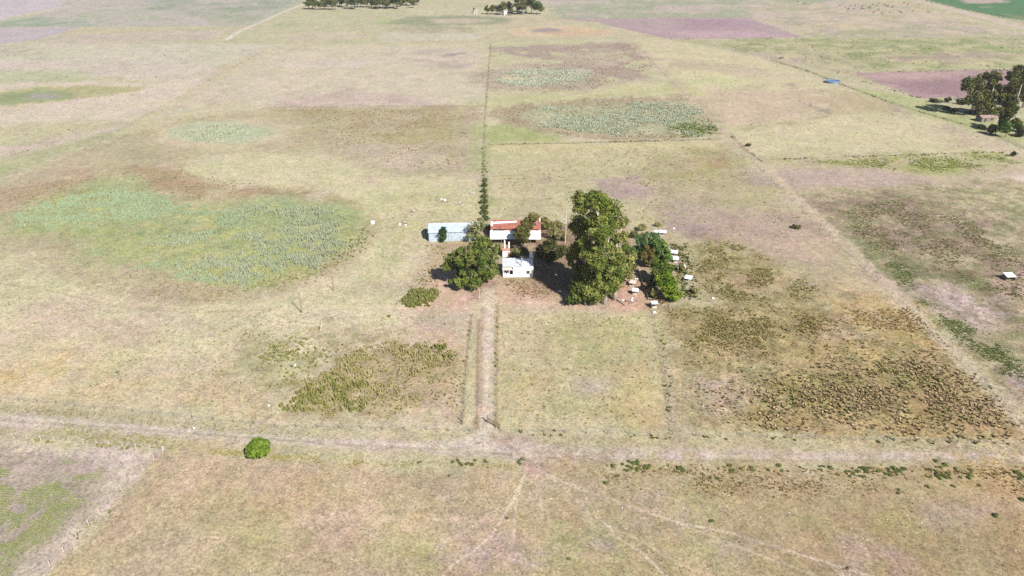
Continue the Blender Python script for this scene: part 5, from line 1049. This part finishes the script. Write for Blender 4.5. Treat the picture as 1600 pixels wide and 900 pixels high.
MB().add([(0, .9, 5.5), (0, 1.7, 5.2), (0, 1.7, 6.2), (0, .9, 5.9), (.04, .9, 5.5), (.04, 1.7, 5.2), (.04, 1.7, 6.2), (.04, .9, 5.9)], [(0, 1, 2, 3), (7, 6, 5, 4), (0, 4, 5, 1), (2, 6, 7, 3), (1, 5, 6, 2), (0, 3, 7, 4)]).build('tail_vane', M_wood, t)

def cow_mesh(m):
    mb = MB(); prof = [(-1.15, 1.12, .10), (-1.0, 1.05, .30), (-.5, .95, .38), (.1, .92, .40), (.6, 1.0, .37), (.85, 1.08, .26), (1.05, 1.05, .20), (1.25, .85, .17), (1.42, .62, .13), (1.60, .48, .09)]
    mb.tube([(x, 0, z) for x, z, r in prof], [r for *_, r in prof], 10)
    for x, y in ((-.8, .2), (-.8, -.2), (.65, .2), (.65, -.2)):
        mb.tube([(x, y, .9), (x - (.06 if x < 0 else 0), y, .48), (x + (.02 if x < 0 else 0), y, 0)], [.15, .09, .06], 6)
    mb.tube([(-1.12, 0, 1.15), (-1.28, 0, .9), (-1.3, 0, .45)], [.04, .03, .04], 5)
    for s_ in (-1, 1): mb.tube([(1.3, s_ * .12, .82), (1.32, s_ * .30, .86)], [.05, .02], 5)
    return mb.mesh('cow', m, True)
CM = [cow_mesh(M_cow), cow_mesh(M_cowr)]
g_ = random.Random(9)
CP_ = [(160, 47), (205, 62), (230, 68), (245, 52), (280, 50), (225, 75), (335, 52), (345, 72), (385, 65), (400, 67), (420, 40), (450, 48), (470, 28), (520, 46), (532, 54), (580, 50), (568, 62), (430, 98), (462, 78), (490, 106), (550, 100), (630, 95), (692, 40), (663, 27), (730, 90), (850, 102), (332, 68), (270, 72), (642, 104), (395, 52), (508, 40), (422, 102), (540, 47), (325, 80)]
for i, (x, y) in enumerate(sorted(CP_)):
    p = G(1280 + x / 5, y / 5); lab = {0: 'leftmost dark cow of the far herd', 33: 'rightmost dark cow of the far herd near the road'}.get(i, ORD[i] + ' cow from the left in the far scattered herd')
    tag(obj('cow', CM[i % 5 == 2], None, (p[0], p[1], 0), g_.choice((0, math.pi)) + g_.uniform(-.7, .7)), lab, 'cow', 'far cattle herd')
for i, (x, y, lab) in enumerate([(1219, 92, 'dark cow left of another by the fence corner upper right'), (1223, 91, 'dark cow right of another by the fence corner upper right'), (1246, 3, 'dark cow at the top edge beyond the herd'), (1257, 6, 'dark cow under the top edge left of herd')]):
    p = G(x, y); tag(obj('cow', CM[0], None, (p[0], p[1], 0), .3 + i), lab, 'cow', 'stray cattle')

# ---------------------------------------------------------------- poles, rocks, heaps
def pole(base, h, r, label, m=M_wood, arm=True):
    p = G(*base); t = thing('utility_pole', (p[0], p[1], 0), label, 'pole', 'poles left of the farm'); MB().tube([(0, 0, -.4), (0, 0, h)], [r, r * .7], 7).build('pole', m, t)
    if arm: MB().tube([(-.35, 0, h - .35), (.35, 0, h - .35)], [.05, .05], 5).build('cross_arm', m, t)
pole((471.8, 488.5), 6.6, .14, 'taller dark pole standing in the pasture below the big marsh')
pole((521.8, 454.5), 5.0, .12, 'shorter dark pole right of the taller one below the marsh')
pole((599, 402.5), 3.6, .10, 'faint small pole right of the marsh edge', M_wood, False)
pole((749.5, 468), 3.6, .09, 'thin grey pole beside the driveway head', M_woodp)
p = G(501, 516); t = thing('dead_tree', (p[0], p[1], 0), 'pale leaning dead tree stump below the two dark poles', 'stump')
MB().tube([(0, 0, -.2), (.25, .1, 1.2), (.5, .3, 2.6)], [.22, .16, .08], 7).build('trunk', M_barkp, t); MB().tube([(.2, .1, 1.0), (-.6, 0, 1.7)], [.1, .03], 5).build('limb', M_barkp, t); MB().tube([(.3, .15, 1.6), (.9, -.2, 2.2)], [.07, .03], 5).build('limb', M_barkp, t)
def lump(name, base, r, label, cat, m, seed, n=1):
    g = np.random.default_rng(seed); p = G(*base); import bmesh
    bm = bmesh.new(); bmesh.ops.create_icosphere(bm, subdivisions=2, radius=1)
    for v in bm.verts:
        k = 1 + .25 * (g.uniform() - .5); v.co = Vector((v.co.x * r[0] * k, v.co.y * r[1] * k, max(-.1, v.co.z * r[2] * k + r[2] * .6)))
    me = bpy.data.meshes.new(name); bm.to_mesh(me); bm.free(); me.materials.append(m)
    return tag(obj(name, me, None, (p[0], p[1], 0), g.uniform(0, 3)), label, cat)
lump('rock', (461, 572), (.5, .28, .26), 'white lump lying in the grass left of the tall weeds', 'rock', M_wsheet, 1)
lump('rock', (420, 634), (.36, .24, .2), 'white lump near the lower left tip of the weed patch', 'rock', M_wsheet, 2)
lump('rock', (1299, 558), (.28, .2, .18), 'small white stone among the tussocks at right', 'rock', M_stone, 3)
lump('rock', (303, 669), (.26, .2, .18), 'small white stone by the road fence at left', 'rock', M_wsheet, 4)
p = G(582.5, 349); t = thing('feed_box', (p[0], p[1], 0), 'small white box at the right edge of the big marsh', 'box', None, .1); MB().box(-.65, .65, -.45, .45, 0, .8).build('box_body', M_wsheet, t); MB().box(-.72, .72, -.52, .52, .803, .88).build('lid', M_wsheet, t)
def heap(base, w, label, seed):
    g = random.Random(seed); p = G(*base); t = thing('brush_heap', (p[0], p[1], 0), label, 'heap', 'heaps behind the pale shed')
    for i in range(16):
        x, y = g.gauss(0, w * .35), g.gauss(0, w * .3); a = g.uniform(0, 6.3); l = g.uniform(.5, 1.4)
        MB().tube([(x, y, .1), (x + math.cos(a) * l, y + math.sin(a) * l, g.uniform(.3, 1.0))], [.09, .05], 5).build('branch', g.choice((M_wood, M_barkp, M_bark)), t)
    for i in range(4):
        x, y = g.gauss(0, w * .3), g.gauss(0, w * .25); MB().box(x, x + g.uniform(.3, .8), y, y + .4, -.02, g.uniform(.25, .5)).build('block', M_stone, t)
heap((627, 350), 3.2, 'heap of grey rubble and branches right of the white box', 1); heap((645, 331), 1.6, 'small dark brush heap above the rubble heap', 2); heap((695, 314), 4, 'wide low brush heap behind the pale shed', 3); heap((717, 318), 2.5, 'smaller brush heap right of the wide one behind shed', 4); heap((738, 302), 1.6, 'tiny brush heap near the hedge line', 5)
heap((985, 470), 3.0, 'scatter of broken wood on pink soil by the eucalyptus', 6)
p0, p1 = G(963, 469), G(977, 478); t = tag(obj('fallen_log', MB().tube([(0, 0, .15), ((p1 - p0)[0] * .5, (p1 - p0)[1] * .5, .22), ((p1 - p0)[0], (p1 - p0)[1], .2)], [.22, .2, .12], 7).mesh('fallen_log', M_wood, True), None, (p0[0], p0[1], 0)), 'dark fallen log lying right of the eucalyptus trunks', 'log')
p0, p1 = G(996, 422), G(1013, 470); v_ = p1 - p0; l_ = np.linalg.norm(v_)
t = thing('plank_wall', (p0[0], p0[1], 0), 'low dark plank wall running beside the hutches', 'wall', None, math.atan2(v_[1], v_[0]))
for i in range(int(l_ / .9)): MB().box(i * .9, i * .9 + .84, -.04, .04, 0, .75 + .25 * math.sin(i * 2.3)).build('plank', M_wood, t)

# ---------------------------------------------------------------- fences and gate
POST = MB().tube([(0, 0, -.3), (.01, 0, .6), (0, .01, 1.25)], [.085, .08, .07], 6).mesh('post', M_wood)
POSTP = MB().tube([(0, 0, -.3), (.01, 0, .6), (0, .01, 1.25)], [.09, .085, .075], 6).mesh('post', M_woodp)
FG = 'wire fences'
def fence(pts, step, label, post=POST, wires=(.45, .8, 1.12), jitter=.12):
    P = [G(*p) for p in pts]; o = P[0]; t = thing('wire_fence', (o[0], o[1], 0), label, 'fence', FG); g = random.Random(len(label))
    for k in range(len(P) - 1):
        v = P[k + 1] - P[k]; n = max(1, int(round(np.linalg.norm(v) / step)))
        for i in range(n + (k == len(P) - 2)):
            q = P[k] + v * i / n - o; c = obj('post', post, t, (q[0] + g.uniform(-jitter, jitter), q[1] + g.uniform(-jitter, jitter), g.uniform(-.12, .08)), g.uniform(0, 6)); c.rotation_euler.x = g.uniform(-.06, .06); c.rotation_euler.y = g.uniform(-.06, .06)
    for z in wires: MB().tube([(*(p - o), z) for p in P], [.012] * len(P), 4).build('wire', M_wire, t)
    return t
fence([(-60, 678), (0, 683), (130, 692), (255, 704)], 3.0, 'short-post wire fence along the near side of the road, lower left', POSTP)
fence([(255, 704), (190, 766), (120, 840), (55, 908)], 3.0, 'pale-post fence dividing the bottom left crop field from pasture', POSTP)
fence([(-60, 617), (0, 623), (430, 667), (735, 674)], 5.0, 'front boundary fence along the road, left of the driveway')
fence([(783, 674), (1050, 680), (1350, 688), (1640, 696)], 5.0, 'front boundary fence along the road, right of the driveway')
fence([(739, 494), (731, 560), (722, 664)], 4.0, 'fence along the left side of the driveway')
fence([(777, 478), (776, 560), (775, 668)], 4.0, 'fence along the right side of the driveway')
fence([(1020, 488), (1036, 570), (1052, 676)], 4.0, 'fence closing the right side of the plot by the driveway')
fence([(1640, 700), (1500, 564), (1240, 313), (1140, 216), (985, 64)], 9.0, 'long right-hand boundary fence of the farm')
fence([(-40, 329), (200, 196), (430, 70)], 9.0, 'long left-hand boundary fence of the farm')
fence([(430, 70), (700, 67), (985, 64)], 9.0, 'back boundary fence at the far end of the farm')
fence([(755, 282), (757, 200), (761, 140), (767, 68)], 8.0, 'straight fence running up the middle of the farm to the back')
fence([(764, 226), (960, 222), (1128, 217)], 7.0, 'cross fence below the long reed hollow')
fence([(1190, 88), (1260, 110), (1330, 138), (1420, 170), (1540, 204), (1600, 232)], 7.0, 'fence running past the reservoir towards the right-hand grove')
fence([(1320, 114), (1440, 154), (1500, 164)], 8.0, 'fence along the lower edge of the brown-mauve ploughed field')
fence([(1185, 250), (1400, 243), (1570, 238)], 7.0, 'neighbour cross fence above the green weedy band at right')
fence([(1045, 61.5), (1258, 60), (1500, 58.5)], 12.0, 'far fence along the lower edge of the mauve ploughed field')
fence([(430, 168), (600, 166.5), (752, 166)], 9.0, 'cross fence above the brown weedy ground, upper left of centre')
fence([(1028, 482), (1045, 480), (1070, 479)], 2.5, 'short fence at the bottom end of the hutch row')
p0, p1 = G(762, 660), G(781, 670); v_ = p1 - p0; l_ = np.linalg.norm(v_)
t = thing('farm_gate', (p0[0], p0[1], 0), 'dark wooden gate standing open at the foot of driveway', 'gate', None, math.atan2(v_[1], v_[0]))
MB().tube([(0, 0, -.3), (0, 0, 1.9)], [.16, .14], 8).build('gate_post', M_wood, t)
for z in (.3, .65, 1.0, 1.3): MB().box(.2, l_, -.03, .03, z - .06, z + .06).build('rail', M_wood, t)
for q in (.24, l_ * .5, l_ - .06): MB().box(q - .05, q + .05, -.075, -.033, .2, 1.4).build('stile', M_wood, t)
MB().box(-.1, .1, -.1, .1, 1.9, 2.0).build('post_cap', M_wood, t)
p = G(723, 660); t = thing('gate_post', (p[0], p[1], 0), 'dark gate post at the left side of driveway foot', 'post'); MB().tube([(0, 0, -.3), (0, 0, 1.7)], [.16, .13], 8).build('shaft', M_wood, t); MB().box(-.13, .13, -.13, .13, 1.7, 1.78).build('cap', M_wood, t)

# ---------------------------------------------------------------- air
HZ = 0.00006
hm = bpy.data.materials.new('haze_air'); hm.use_nodes = True; nt = hm.node_tree; nt.nodes.clear()
o_ = nt.nodes.new('ShaderNodeOutputMaterial'); pv = nt.nodes.new('ShaderNodeVolumePrincipled'); pv.inputs['Color'].default_value = (.93, .94, 1, 1); pv.inputs['Density'].default_value = HZ; pv.inputs['Anisotropy'].default_value = 0.0
nt.links.new(pv.outputs[0], o_.inputs['Volume'])
hz = MB().box(-6800, 6800, -4200, 10500, -1.0, 112.0).build('haze', hm); tag(hz, 'thin pale air haze over the whole plain', None, None, 'stuff')
